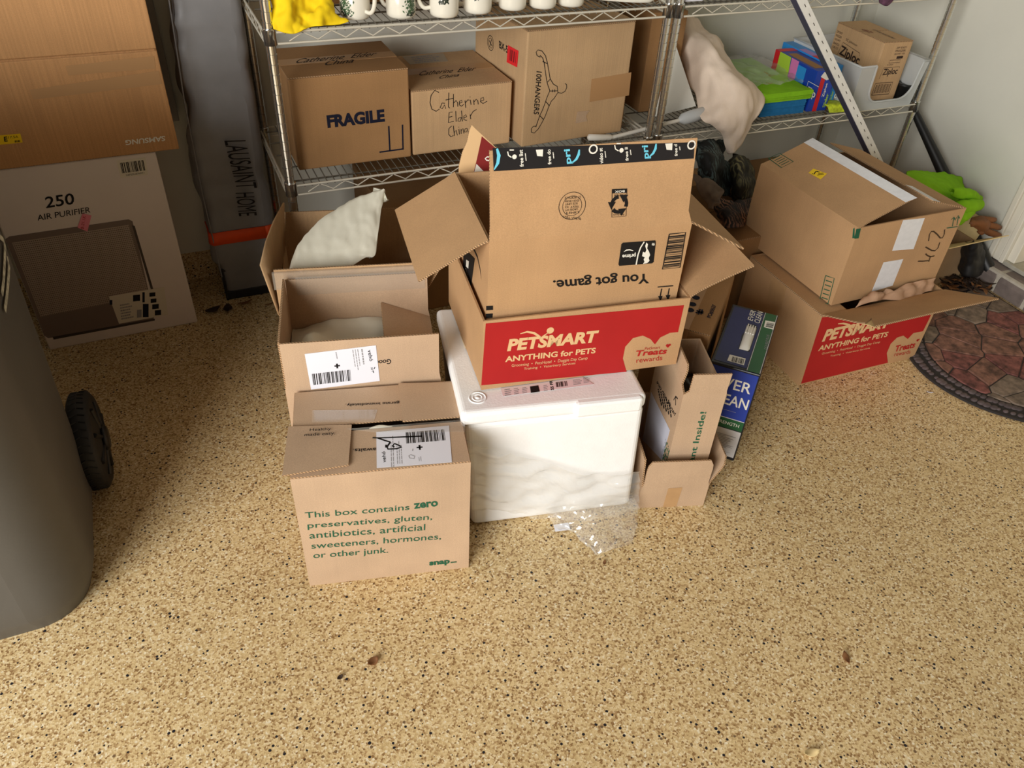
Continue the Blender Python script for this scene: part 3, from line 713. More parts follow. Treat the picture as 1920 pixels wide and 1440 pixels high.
mb = MB(); mb.tube([(-.3, .235, .125), (.40, .235, .125)], .009, 8); mb.build('axle', M['black_plastic'], bn)

# ------------------------------------------------------------------ cartons on the lower shelf of the left unit
c = Carton('cardboard_box', 'brown carton printed FRAGILE, at the left end of the lower shelf', .0414, .0748, ZS, .0059, .3416, .2711, .2646, 'kraft_dark')
c.closed('x', 'kraft_tape'); fr = c.face('front'); tp = c.face('top'); mb = MB()
fr.text(mb, 'FRAGILE', zC(570, 887), zC(966, 842), zC(560, 797), 0, bold=.05)
mb.build('lettering', M['blue_black_ink'], c.o); mb = MB()
fr.strokes(mb, [[(992, 872), (1000, 1045)], [(1087, 862), (1091, 1034)], [(928, 1053), (1096, 1030)]], .0045, conv=zC)
mb.build('this_way_up_mark', M['blue_black_ink'], c.o)
mb = MB(); tp.text(mb, 'Catherine  Elder', zC(345, 440), zC(900, 388), zC(370, 408), 0, shear=.3); tp.text(mb, 'China', zC(548, 455), zC(745, 434), zC(560, 425), 0, shear=.3)
mb.build('handwriting', M['black_ink'], c.o)

c = Carton('cardboard_box', 'tan carton with large handwriting, between FRAGILE and hanger cartons', .3911, .0828, ZS, .0153, .3248, .3248, .1959, 'kraft')
c.closed('x', 'kraft_tape'); fr = c.face('front'); tp = c.face('top'); mb = MB()
hw = [[(1340, 640), (1310, 625), (1285, 660), (1278, 710), (1290, 755), (1320, 770), (1342, 755)], [(1380, 715), (1362, 712), (1348, 745), (1362, 752), (1378, 725), (1386, 752)],
      [(1408, 640), (1405, 740), (1415, 748)], [(1385, 692), (1440, 680)], [(1440, 650), (1440, 742)], [(1440, 715), (1458, 695), (1468, 710), (1470, 738)],
      [(1478, 715), (1500, 708), (1497, 694), (1482, 700), (1480, 725), (1495, 735), (1512, 722)], [(1520, 695), (1525, 745)], [(1522, 712), (1540, 690), (1550, 694)], [(1557, 690), (1562, 725)], [(1554, 668), (1556, 673)],
      [(1580, 690), (1583, 726)], [(1582, 706), (1597, 686), (1608, 697), (1612, 722)], [(1625, 702), (1650, 692), (1648, 674), (1630, 680), (1628, 705), (1645, 716), (1673, 700)],
      [(1434, 775), (1410, 778), (1405, 848), (1442, 840)], [(1407, 812), (1432, 805)], [(1456, 768), (1459, 842)], [(1492, 812), (1474, 818), (1471, 838), (1486, 840), (1496, 812)], [(1496, 765), (1502, 840)],
      [(1510, 818), (1531, 807), (1526, 794), (1512, 802), (1512, 828), (1532, 833)], [(1556, 792), (1560, 824)], [(1558, 802), (1575, 772), (1600, 757)],
      [(1427, 872), (1408, 890), (1407, 930), (1424, 948), (1440, 936)], [(1440, 870), (1446, 940)], [(1445, 917), (1458, 900), (1467, 936)], [(1478, 893), (1481, 930)], [(1476, 878), (1478, 882)],
      [(1492, 893), (1494, 926)], [(1493, 906), (1505, 888), (1513, 924)], [(1535, 887), (1521, 890), (1516, 912), (1528, 914), (1537, 890), (1542, 916)]]
fr.strokes(mb, hw, .0022, conv=zC); mb.build('handwriting', M['black_ink'], c.o); mb = MB()
tp.text(mb, 'Catherine  Elder', zC(1200, 525), zC(1590, 490), zC(1215, 495), 0, shear=.3); tp.text(mb, 'China', zC(1340, 548), zC(1475, 530), zC(1350, 525), 0, shear=.3)
mb.build('handwriting', M['black_ink'], c.o)
mb = MB(); tp.quad(mb, [zC(1085, 392), zC(1370, 370), zC(1405, 425), zC(1140, 448)]); tp.lines(mb, zC(1180, 440), zC(1380, 420), zC(1140, 395), 4, 1)
mb.build('shipping_label', [plain('aged_label', rgb(176, 158, 132), .5), M['grey_ink']], c.o)

c = Carton('cardboard_box', 'tall tan carton with a drawn clothes hanger, its end flaps open, on the lower shelf', .7382, .0441, ZS, .0641, .3796, .36, .3517, 'kraft_tan')
c.closed('x', None); fr = c.face('front'); lf = c.face('left'); mb = MB()
fr.text(mb, '100HANGERS', zD(538, 492), zD(518, 790), zD(575, 497), 0, bold=.015)
mb.build('lettering', M['black_ink'], c.o); mb = MB()
fr.strokes(mb, [[(565, 395), (542, 385), (535, 360), (548, 345), (575, 352), (600, 385), (612, 430), (625, 500), (632, 545), (655, 582), (682, 598), (686, 640), (660, 680), (640, 700), (620, 745), (600, 800), (575, 850), (548, 895), (522, 921), (503, 915), (503, 890), (515, 875), (538, 872)],
    [(562, 382), (580, 400), (590, 430), (597, 480), (606, 540), (612, 575), (630, 628), (612, 670), (600, 705), (580, 760), (560, 800), (545, 845), (533, 880)],
    [(630, 630), (682, 628)], [(684, 640), (712, 645), (735, 632), (748, 605), (746, 585), (735, 578)], [(580, 425), (612, 440)], [(612, 570), (632, 548)], [(600, 700), (625, 730)], [(560, 800), (585, 825)], [(648, 620), (648, 638)], [(664, 618), (664, 638)]], .0022, conv=zD)
mb.build('hanger_drawing', M['black_ink'], c.o); mb = MB()
lf.text(mb, 'BX-5', zD(283, 332), zD(342, 372), zD(281, 280), 0, bold=.02)
mb.build('lettering', M['black_ink'], c.o); mb = MB()
ce = lf.uv(zD(222, 298)); lf.ring(mb, ce, .022, .002); lf.ring(mb, ce, .015, .0015); lf.strokes(mb, [[(212, 280), (232, 318)], [(228, 275), (216, 325)]], .003, conv=zD)
mb.build('round_emblem', M['black_ink'], c.o)
mb = MB(); lf.quad(mb, [zD(343, 312), zD(416, 352), zD(406, 466), zD(334, 430)], 0, .0008); lf.bars(mb, zD(352, 415), zD(398, 440), zD(358, 340), 5, 1, .0014)
mb.build('price_sticker', [M['red_sticker'], plain('dark_red_ink', rgb(120, 20, 26), .6)], c.o)
mb = MB(); fr.quad(mb, [zD(920, 548), zD(1195, 500), zD(1178, 660), zD(905, 706)]); mb.build('tape', M['kraft_tape'], c.o)
mb = MB(); fr.quad(mb, [zD(820, 772), zD(905, 765), zD(880, 800), zD(890, 838), zD(808, 852)], 0, .0005, .0012); mb.build('torn_patch', M['kraft_light'], c.o)
w, d, h = c.w, c.d, c.h
board(c.o, 'flap', [(w + .002, .01, h * .02), (w + .002, .01, h * .52), (w + .075, .10, h * .44), (w + .03, .13, h * .04)], (.6, -.5, .1), .004, M['kraft_dark'])
board(c.o, 'flap', [(w + .002, .12, h * .98), (w + .002, .30, h * .98), (w + .055, .27, h * .50), (w + .06, .13, h * .50)], (1, 0, .1), .004, M['kraft_dark'])
mb = MB(); mb.box((1.262, .2, ZS2), (1.40, .42, ZS2 + .33)); tag(mb.build('cardboard_box', M['kraft_dark'], bevel=.003), 'narrow dark brown carton behind the twin chrome posts', 'box')

# white folded board behind the posts
a, b, t_ = P(1226, 219, .11), P(1304, 199, .09), P(1264, 78, .19)
wb = MB(); wb.prism([a, b, t_.lerp(b, .02) , t_], Vector((0, -1, .4)), .003)
f1, f2 = P(1234, 208, .13), P(1297, 190, .11)
wb.prism([a, b, f2 + Vector((0, .02, -.012)), f1 + Vector((0, .02, -.012))], (0, 0, 1), .003)
tag(wb.build('white_board', M['white_board']), 'white triangular folded board standing on the shelf behind the posts', 'board')

# wand lying across the shelf
a, m1_, m2_, e_ = P(*zD(890, 990), .03), P(*zD(1062, 952), .034), P(*zD(1530, 832), .04), P(*zD(1700, 780), .045)
a.z = max(a.z, ZS + .012)
wd = thing('plastic_wand', 'white plastic wand with a frosted head lying across the shelf behind the posts', 'wand', tuple(m1_))
R_ = lambda p: p - m1_
mb = MB(); mb.tube([R_(m1_), R_(m2_)], .0066, 12); mb.build('rod', M['white_plastic'], wd)
dv = (m1_ - a).normalized()
mb = MB(); mb.tube([R_(a), R_(a) + dv * .004, R_(a.lerp(m1_, .5)), R_(m1_) - dv * .012, R_(m1_)], [.004, .0105, .0105, .0102, .0068], 14); mb.build('handle', M['white_plastic'], wd)
dv = (e_ - m2_).normalized(); L_ = (e_ - m2_).length
mb = MB(); mb.tube([R_(m2_) - dv * .004, R_(m2_) + dv * .012, R_(m2_) + dv * L_ * .5, R_(e_) - dv * .004, R_(e_)], [.007, .019, .022, .021, .017], 18); mb.build('frosted_head', M['frosted'], wd)

# ------------------------------------------------------------------ mugs, cloth, shoe, carton on the upper shelf
def sprig(mb, ang, zc, hw, hh, n, r, seed, mi, size=.0035):
    rnd = random.Random(seed)
    for _ in range(n):
        a = ang + rnd.gauss(0, hw) ; z = zc + rnd.uniform(-hh, hh); s_ = size * rnd.uniform(.6, 1.3); th = rnd.uniform(0, PI)
        pts = []
        for k in range(4):
            q = th + k * PI / 2; ra = s_ * (1 if k % 2 == 0 else .45)
            aa = a + ra * math.cos(q) / r; pts.append((r * math.cos(aa), r * math.sin(aa), z + ra * math.sin(q)))
        mb.add(pts, [(0, 1, 2, 3), (3, 2, 1, 0)], mi)
def make_mug(label, x, y, hang, kind, seed):
    m = thing('mug', label, 'mug', (x, y, ZT), 0, 'mugs on the upper shelf'); R = .0395; H = .1
    mb = MB(); mb.lathe([(0, .003), (.03, .0), (.0345, .001), (.0385, .006), (R, .014), (R, H), (R - .0015, H + .001), (R - .004, H), (R - .004, .01), (0, .006)], 40); mb.build('body', M['porcelain'], m)
    ca, sa = math.cos(hang), math.sin(hang)
    pts = [(rr * ca, rr * sa, zz) for rr, zz in ((R - .003, .083), (R + .018, .088), (R + .03, .075), (R + .032, .055), (R + .027, .034), (R + .015, .02), (R - .002, .021))]
    q = []
    for i in range(len(pts) - 1):
        p0, p1, p2, p3 = [np.array(pts[max(0, min(len(pts) - 1, i + k))]) for k in (-1, 0, 1, 2)]
        q += [tuple(cr(p0, p1, p2, p3, t / 4)) for t in range(4)]
    mb = MB(); mb.tube(q + [pts[-1]], .0055, 10); mb.build('handle', M['porcelain'], m)
    mb = MB(); cam_a = math.atan2(CAM[1] - y, CAM[0] - x)
    if kind[0] == 'tree':
        a0 = cam_a + kind[1]
        for lv in range(9): sprig(mb, a0, .02 + lv * .009, .26 * (1 - lv * .085), .006, 34, R + .0005, seed + lv, 0)
        sprig(mb, a0, .014, .2, .006, 26, R + .0008, seed + 33, 1)
    else:
        for k in range(-2, 3): sprig(mb, cam_a + kind[1] + k * .13, .046 + .003 * (k % 2), .055, .008, 14, R + .0005, seed + k, 1, .0038)
    tag(mb.build('printed_sprigs', [M['mug_green'], M['mug_dark']], m), kind='stuff')
    return m
make_mug('cream mug with a green tree print on its left, first mug beside the yellow cloth', .238, .062, -1.0, ('tree', -.75), 1)
make_mug('cream mug with a green tree print near its right edge, second from the cloth', .359, .047, 2.2, ('tree', .75), 20)
make_mug('cream mug with a small leaf sprig, third from the yellow cloth, handle to the left', .475, .028, 2.95, ('sprig', .0), 40)
make_mug('cream mug with a small leaf sprig, fourth from the yellow cloth', .579, .045, 2.9, ('sprig', -.2), 60)
make_mug('cream mug with a handle to the left, fifth from the yellow cloth', .690, .057, 2.8, ('sprig', .2), 80)
make_mug('plain-looking cream mug, second mug from the shoe', .784, .054, 2.7, ('sprig', .1), 100)
make_mug('cream mug with a dark sprig and its handle to the right, nearest the shoe', .876, .057, -.35, ('sprig', -.1), 120)

z = ZT + .002
cloth('yellow_cloth', [
    [(-.0 + .012, -.01, z), (.05, -.028, z - .008), (.075, -.025, z - .004), (.11, -.012, z + .002), (.16, -.004, z), (.205, .006, z)],
    [(.014, .0, z + .02), (.05, -.018, z + .035), (.08, -.008, z + .012), (.11, -.006, z + .03), (.15, .002, z + .028), (.19, .016, z + .008)],
    [(.02, .02, z + .06), (.05, .01, z + .075), (.085, .01, z + .045), (.12, .014, z + .04), (.15, .02, z + .05), (.175, .03, z + .02)],
    [(.022, .04, z + .105), (.055, .03, z + .11), (.09, .03, z + .085), (.12, .03, z + .09), (.15, .035, z + .075), (.17, .05, z + .04)],
    [(.022, .06, z + .14), (.05, .06, z + .15), (.09, .055, z + .13), (.12, .06, z + .12), (.14, .06, z + .1), (.17, .07, z + .06)],
    [(.03, .12, z + .12), (.05, .12, z + .13), (.09, .12, z + .1), (.12, .12, z + .1), (.14, .12, z + .06), (.17, .11, z + .02)]],
    M['yellow_cloth'], 'bright yellow cloth bunched at the left end of the upper shelf', 'cloth', amp=.012, sc_=28, solid=.004)
c = Carton('cardboard_box', 'brown carton at the back of the upper shelf behind the mugs', .18, .2, ZT, 0, .46, .22, .22, 'kraft_dark'); c.closed('x', 'kraft_tape')
# shoe
sh_ = thing('sneaker', 'white-soled shoe with a red upper, right end of the upper shelf', 'shoe', (1.03, .112, ZT), math.radians(-35))
def sole(z, k):
    out = []
    for i in range(40):
        a = 2 * PI * i / 40; x = .142 * math.cos(a); w_ = .046 * (1 - .14 * math.cos(a + .3)) * k; out.append((x * k, w_ * math.sin(a), z))
    return out
mb = MB(); mb.grid([sole(.0, .94) + [sole(.0, .94)[0]], sole(.006, 1.0) + [sole(.006, 1)[0]], sole(.03, 1.01) + [sole(.03, 1.01)[0]], sole(.034, .96) + [sole(.034, .96)[0]]]); mb.add(sole(0, .94), [list(range(40))[::-1]]); mb.build('sole', M['porcelain'], sh_)
rows = []
for j in range(8):
    f = j / 7; s_ = sole(.032 + .075 * math.sin(f * PI / 2), .97 - .5 * f * f); rows.append([(x * (1 if x > 0 else 1) - .03 * f, y_, z_ + (0 if x < 0 else -.03 * f)) for x, y_, z_ in s_ + [s_[0]]])
mb = MB(); mb.grid(rows); mb.build('upper', plain('red_fabric', rgb(120, 30, 34), .7), sh_)
mb = MB(); mb.tube([(.1, -.03, .05), (.03, -.045, .05), (-.06, -.045, .05)], .004, 6); mb.build('piping', M['porcelain'], sh_)
# small things on the upper shelf of the right unit
mb = MB(); mb.box((1.245, .01, ZT), (1.31, .06, ZT + .09)); tag(mb.build('small_white_box', M['label_white'], bevel=.002), 'small white box beside the post on the right unit\'s upper shelf', 'box')
mb = MB(); mb.box((1.33, .02, ZT), (1.58, .2, ZT + .07)); tag(mb.build('black_case', M['black_plastic'], bevel=.01), 'flat black case on the right unit\'s upper shelf', 'case')
z = ZT
cloth('mesh_slipper', [[(2.0, -.03, z - .03), (2.03, -.035, z - .04), (2.06, -.03, z - .02)], [(1.98, -.01, z + .012), (2.03, -.02, z + .03), (2.09, -.01, z + .012)], [(1.98, .05, z + .02), (2.03, .05, z + .05), (2.08, .05, z + .02)], [(1.98, .12, z + .01), (2.03, .12, z + .02), (2.08, .12, z + .01)]],
      plain('pink_black_knit', rgb(92, 58, 80), .9, var=.6, vscale=60), 'pink and black knitted slipper hanging over the upper shelf edge', 'slipper', solid=.006)
cloth('green_scrap', [[(2.06, -.012, z + .003), (2.10, -.012, z + .003)], [(2.06, .02, z + .03), (2.11, .02, z + .03)], [(2.07, .08, z + .006), (2.11, .08, z + .006)]], M['lime'], 'lime green rag beside the knitted slipper on the upper shelf', 'cloth', amp=.006)

# ------------------------------------------------------------------ right unit, lower shelf
E_ = zE
rows = []
for pts, ys in ((((235, 100), (258, 98), (285, 98), (312, 100), (336, 112)), (.36, .35, .34, .35, .36)),
                (((230, 200), (262, 190), (310, 195), (362, 192), (412, 205)), (.32, .29, .27, .28, .32)),
                (((226, 330), (275, 300), (345, 255), (420, 225), (476, 270)), (.28, .23, .20, .20, .26)),
                (((262, 430), (330, 400), (400, 360), (470, 330), (520, 380)), (.22, .16, .12, .12, .19)),
                (((300, 520), (370, 490), (440, 450), (520, 420), (610, 455)), (.16, .10, .06, .06, .13)),
                (((332, 600), (410, 565), (480, 520), (580, 480), (690, 505)), (.11, .05, .01, .0, .07)),
                (((345, 650), (430, 625), (520, 590), (630, 550), (738, 590)), (.07, .01, -.02, -.03, .02)),
                (((380, 725), (450, 700), (540, 660), (640, 635), (736, 645)), (.0, -.03, -.045, -.05, -.02)),
                (((480, 770), (515, 755), (570, 735), (630, 715), (700, 715)), (-.025, -.045, -.055, -.055, -.035)),
                (((510, 850), (535, 838), (565, 825), (600, 815), (645, 790)), (-.03, -.045, -.05, -.05, -.035)),
                (((535, 908), (543, 912), (552, 908), (570, 895), (598, 868)), (-.03, -.035, -.04, -.035, -.03))):
    rows.append([P(*E_(*q), yy) for q, yy in zip(pts, ys)])
cloth('fleece_blanket', rows, M['fleece'], 'beige fleece blanket slumped over the front edge of the lower shelf', 'blanket', amp=.015, sc_=11, stretch=(1.6, 1, .8), solid=.009, nu=7, nv=10)
mb = MB()
hem = [P(*E_(*q), yy - .012) for q, yy in (((385, 732), .0), ((440, 742), -.02), ((488, 772), -.035), ((510, 820), -.04), ((520, 875), -.042), ((544, 914), -.045))]
# folded microfibre pack
pk = thing('microfibre_cloth_pack', 'pack of lime green and blue microfibre cloths beside the beige fleece', 'cloths', (1.66, .03, ZS2), -.02)
def slab(name, x0, x1, y0, y1, z0, z1, mat, seed):
    rows = []; r = (z1 - z0) / 2; n = 12
    for j in range(9):
        y_ = y0 + (y1 - y0) * j / 8; sec = []
        for k in range(13):
            a = -PI / 2 + PI * k / 12; sec.append((x1 - r + r * math.cos(a), y_, (z0 + z1) / 2 + r * math.sin(a)))
        for k in range(13):
            a = PI / 2 + PI * k / 12; sec.append((x0 + r + r * math.cos(a), y_, (z0 + z1) / 2 + r * math.sin(a)))
        sec.append(sec[0])
        rows.append([(p[0] + .003 * noise.noise(Vector((p[1] * 20, p[2] * 60, seed))), p[1] + .004 * noise.noise(Vector((p[0] * 20, p[2] * 60, seed + 4))), p[2] + .003 * noise.noise(Vector((p[0] * 14, p[1] * 14, seed)))) for p in sec])
    mb = MB(); mb.grid(rows); mb.add(rows[0][:-1], [list(range(26))]); mb.add(rows[-1][:-1], [list(range(26))[::-1]]); return mb.build(name, mat, pk)
zz = .002
for i in range(6): slab('blue_cloth', 0, .195, .0, .34, zz, zz + .0088, M['blue_cloth'], i); zz += .009
for i, th in enumerate((.014, .017)): slab('green_cloth', -.012 + .004 * i, .205, -.012, .36, zz, zz + th, M['lime'], 20 + i); zz += th + .0005
rows = [[(x_, y_, zz + .004 + .012 * math.exp(-((y_ - .25) / .1) ** 2)) for x_ in (-.02, .03, .1, .17, .225)] for y_ in (.06, .14, .22, .3, .39)]
mb = MB(); mb.grid(loft(rows, amp=.012, sc_=22, nu=6, nv=6)); mb.build('plastic_wrap', M['film'], pk)

def zbox(label, x, y, yaw, w, d, h, tilt, second=False):
    c = Carton('zip_bag_box', label, x, y, ZS2 + .001, yaw, w, d, h, 'zip_blue')
    c.o.rotation_euler = (0, 0, yaw)
    mb = MB(); mb.box((0, 0, 0), (w, d, h)); mb.build('body', M['zip_cyan' if second else 'zip_blue'], c.o, bevel=.002)
    return c
c = zbox('blue zip-bag box with a torn opening and red end, leaning by the green cloths', 1.872, .03, -.08, .085, .26, .1447, 0)
lf, fr, tp = c.face('left'), c.face('front'), c.face('top'); w, d, h = c.w, c.d, c.h
mb = MB()
lf.poly_uv(mb, [(0, .0), (.03, 0), (.03, h), (0, h)], 0); lf.poly_uv(mb, [(.03, .05), (.11, .06), (.10, h), (.03, h)], 1); lf.poly_uv(mb, [(.11, .05), (.15, .05), (.15, h), (.105, h)], 2)
lf.poly_uv(mb, [(.15, .03), (.20, .03), (.2, h - .01), (.15, h - .01)], 5)
fr.poly_uv(mb, [(.025, 0), (.043, 0), (.043, h - .012), (.025, h - .012)], 0)
tp.poly_uv(mb, [(.012, .03), (.05, .03), (.05, .2), (.012, .2)], 3); tp.poly_uv(mb, [(0, d - .03), (w, d - .03), (w, d), (0, d)], 0)
fr.poly_uv(mb, [(.02, h - .02), (.05, h - .034), (.07, h - .026), (.075, h - .012), (.05, h - .006), (.03, h - .004)], 4, .001)
mb.build('print', [M['zip_red'], M['zip_green'], plain('printed_pink', rgb(214, 120, 180), .4), M['kraft_dark'], M['white_ink'], M['zip_cyan']], c.o)
mb = MB()
def T(face, s_, u, v, wd_, ht, ang=0, mi=0, bold=0, lift=.0012, shear=0):
    vv, ff = glyphs(s_, bold, shear); ca, sa = math.cos(ang), math.sin(ang)
    mb.add([face.pt(u + (x_ * wd_) * ca - (y_ * ht) * sa, v + (x_ * wd_) * sa + (y_ * ht) * ca, lift) for x_, y_ in vv], ff, mi)
T(lf, 'Zip', .235, .05, .05, .035, 0, bold=.02); lf.stroke_uv(mb, [(.228, .04), (.228, .1), (.29, .1)], .002)
T(fr, 'Slider', .078, .012, .05, .012, PI / 2, 1, .02); T(fr, 'Ziploc', .062, .05, .05, .012, PI / 2, 0, .02)
mb.build('lettering', [M['white_ink'], M['zip_green']], c.o)
c = zbox('lighter blue zip-bag box, the one behind the torn box', 1.955, .05, -.06, .05, .30, .15, 0, True)
lf, fr, tp = c.face('left'), c.face('front'), c.face('top'); w, d, h = c.w, c.d, c.h
mb = MB(); tp.poly_uv(mb, [(0, .08), (w, .08), (w, .12), (0, .12)], 1); tp.poly_uv(mb, [(.0, .12), (w * .6, .12), (w * .6, .2), (0, .2)], 2); fr.poly_uv(mb, [(.0, .03), (.02, .03), (.02, h), (0, h)], 3)
mb.build('print', [M['white_ink'], M['zip_red'], plain('printed_lilac', rgb(170, 130, 205), .4), M['zip_blue']], c.o)
mb = MB(); T(fr, 'c', .05, .03, .012, .018, .2, bold=.02); T(fr, 'Slider', .04, .02, .04, .01, PI / 2 + .0, 1, .02); mb.build('lettering', [M['white_ink'], M['zip_green']], c.o)
cloth('sponge_pad', [[(1.95, -.005, ZS2 + .002), (2.0, -.012, ZS2 + .002), (2.055, -.008, ZS2 + .002)], [(1.945, .01, ZS2 + .022), (2.0, .0, ZS2 + .026), (2.06, .006, ZS2 + .012)], [(1.95, .05, ZS2 + .02), (2.0, .05, ZS2 + .024), (2.06, .05, ZS2 + .012)]], plain('yellow_green_pad', rgb(190, 205, 40), .7, var=.4, vscale=70), 'flat yellow-green pad on the shelf in front of the zip-bag boxes', 'pad', amp=.004, solid=.004)

# translucent open-front bin and carton in it
bx = thing('open_front_bin', 'translucent plastic open-front bin at the right end of the lower shelf', 'bin', (2.015, -.03, ZS2))
BWd, BD, BH = .325, .37, .165
tk = .003
mb = MB()
def wallq(a, b, c_, d_, n, mi=0): mb.prism([a, b, c_, d_], n, tk, mi)
mb.box((.012, .012, .001), (BWd - .012, BD - .012, .004))
mb.prism([(.012, .01, 0), (.012, BD - .01, 0), (0, BD, BH), (0, .0, BH), ], (1, 0, 0), tk)
mb.prism([(BWd - .012, .01, 0), (BWd - .012, BD - .01, 0), (BWd, BD, BH), (BWd, .0, BH)], (-1, 0, 0), tk)
mb.prism([(.012, BD - .01, 0), (BWd - .012, BD - .01, 0), (BWd, BD, BH), (0, BD, BH)], (0, -1, 0), tk)
# front with a deep U notch
nt = [(.068, BH), (.071, BH - .03)]
for k in range(9):
    a = PI + k * PI / 16; nt.append((.130 + .055 * math.cos(a), .085 + .055 * math.sin(a)))
for k in range(9):
    a = -PI / 2 + k * PI / 16; nt.append((.232 + .055 * math.cos(a), .085 + .055 * math.sin(a)))
nt += [(.290, BH - .03), (.293, BH)]
outl = [(.012, 0), (BWd - .012, 0), (BWd, BH), (.293, BH)]
def fy(z_): return .01 - .01 * z_ / BH
# split in strips so every face stays convex
half = len(nt) // 2
for i in range(len(nt) - 1):
    (x0, z0), (x1, z1) = nt[i], nt[i + 1]
    if i < half:
        lx0, lx1 = .012 * (1 - z0 / BH), .012 * (1 - z1 / BH); q = [(x0, z0), (x1, z1), (lx1, z1), (lx0, z0)]
    else:
        lx0, lx1 = BWd - .012 * (1 - z0 / BH), BWd - .012 * (1 - z1 / BH); q = [(x0, z0), (x1, z1), (lx1, z1), (lx0, z0)]
    if abs(z0 - z1) > 1e-4: mb.prism([(a, fy(b), b) for a, b in q], (0, 1, 0), tk)
mb.prism([(.012, .01, 0), (BWd - .012, .01, 0), (BWd - .010, fy(.03), .03), (.010, fy(.03), .03)], (0, 1, 0), tk)
mb.build('tub', M['bin_clear'], bx)
mb = MB()
rim = [(a, fy(b) - .002, b) for a, b in nt]
mb.tube(rim, .004, 6); mb.tube([(.068, 0, BH), (0, 0, BH), (0, BD, BH), (BWd, BD, BH), (BWd, 0, BH), (.293, 0, BH)], .0042, 6); mb.build('rolled_rim', M['bin_clear'], bx)
c = Carton('cardboard_box', 'small brown printed carton standing in the translucent bin', 2.167, .045, ZS2 + .006, -.075, .132, .27, .214, 'kraft')
c.closed('x', None); fr, lf, tp = c.face('front'), c.face('left'), c.face('top'); w, d, h = c.w, c.d, c.h
mb = MB()
T(fr, 'Ziploc', .038, .088, .066, .03, .02, bold=.02); T(fr, 'SC Johnson', .045, .128, .028, .007, 0)
fr.stroke_uv(mb, [(.03, .082), (.034, .122), (.108, .122), (.106, .116)], .0014)
for k in range(3): T(fr, ('ZIP EASY', 'FREEZER', 'QUART 120')[k], .062, .188 - k * .011, .046, .007, 0)
fr.poly_uv(mb, [(.078, .152), (.106, .152), (.106, .161), (.078, .161)], 0); fr.stroke_uv(mb, [(.05, .138), (.1, .138), (.1, .148), (.05, .148), (.05, .138)], .0016)
fr.stroke_uv(mb, [(.02, .022), (.1, .022), (.1, .066), (.02, .066), (.02, .022)], .0025)
for k in range(16): fr.poly_uv(mb, [(.026 + k * .0044, .028), (.026 + k * .0044 + (.0012 if k % 3 else .0022), .028), (.026 + k * .0044 + (.0012 if k % 3 else .0022), .061), (.026 + k * .0044, .061)], 0)
T(lf, 'Ziploc', .055, .10, .12, .045, -.06, bold=.025); T(lf, 'SC Johnson', .07, .162, .07, .012, -.05); lf.stroke_uv(mb, [(.045, .09), (.06, .155), (.165, .145), (.168, .135)], .0015)
for k in range(5): T(lf, ('ZIP EASY', 'FREEZER', 'QUART', 'BAGS', '120 CT')[k], .01, .178 - k * .014, .035, .008, 0)
T(tp, 'FREEZER BAGS', .075, .03, .12, .012, PI / 2); mb.build('lettering', plain('dark_brown_ink', rgb(52, 32, 22), .7), c.o)
mb = MB(); T(tp, 'ZIP', .04, .11, .05, .02, PI / 2, 0); mb.build('faded_red_print', plain('faded_red_ink', rgb(120, 48, 30), .7), c.o)
cl_ = thing('black_dish', 'round black dish lying in the translucent bin beside the carton', 'dish', (2.328, .03, ZS2 + .006))
mb = MB(); mb.lathe([(0, .0), (.026, .0), (.026, .05), (.03, .052), (.03, .06), (.026, .06), (.02, .056), (0, .055)], 24); mb.build('shell', M['black_plastic'], cl_)
mb = MB(); mb.tube([(-.05, -.01, .006), (.0, -.035, .006), (.02, -.04, .006)], .004, 6); mb.build('strap', M['black_plastic'], cl_)

# leaning slotted strip and black pole
t0 = P(*zE(970, 0), -.05); b0 = P(*zE(1412, 930), -.125)
b1 = t0 + (b0 - t0) * ((t0.z - .0) / (t0.z - b0.z)); t1 = t0 + (t0 - b0) * .25
ax = (b1 - t1).normalized(); sx_ = Vector((1, .0, 0)); sx_ = (sx_ - ax * sx_.dot(ax)).normalized(); nz = ax.cross(sx_).normalized()
if nz.y > 0: nz = -nz
wd_ = .026
sl = thing('slotted_strip', 'white slotted metal strip leaning diagonally against the right shelving unit', 'strip', tuple(b1))
def SP(l, a, b=0): return (t1 - b1) + ax * l + sx_ * a + nz * b
LT = (b1 - t1).length
mb = MB(); mb.prism([SP(0, -wd_ * .6), SP(LT, -wd_ * .6), SP(LT, wd_ * .6), SP(0, wd_ * .6)], nz, .002); mb.build('face_flange', M['white_metal'], sl)
mb = MB(); mb.prism([SP(.1, -wd_ * .6), SP(LT, -wd_ * .6), SP(LT, -wd_ * .6 - .004, -.02), SP(.1, -wd_ * .6 - .004, -.02)], -sx_, .002); mb.build('side_flange', M['shaded_metal'], sl)
mb = MB(); k = .16
while k < LT - .02:
    mb.prism([SP(k, .000, .0021), SP(k + .012, .0, .0021), SP(k + .012, .0025, .0021), SP(k, .0025, .0021)], nz, .0004); k += .038
tag(mb.build('slots', M['purifier_dot'], sl), kind='stuff')
a, b = at(1712, 204, 0, 2.425), at(1768, 322, 0, 2.455)
dv = (b - a).normalized(); b2 = b + dv * (b.z / max(1e-3, -dv.z)) * .97
mb = MB(); mb.tube([a - dv * .02, a + dv * .01, a.lerp(b, .5), b, b2], [.012, .0145, .0175, .0215, .024], 14); tag(mb.build('black_pole', M['black_plastic']), 'black tapered pole leaning in the corner by the right wall', 'pole')

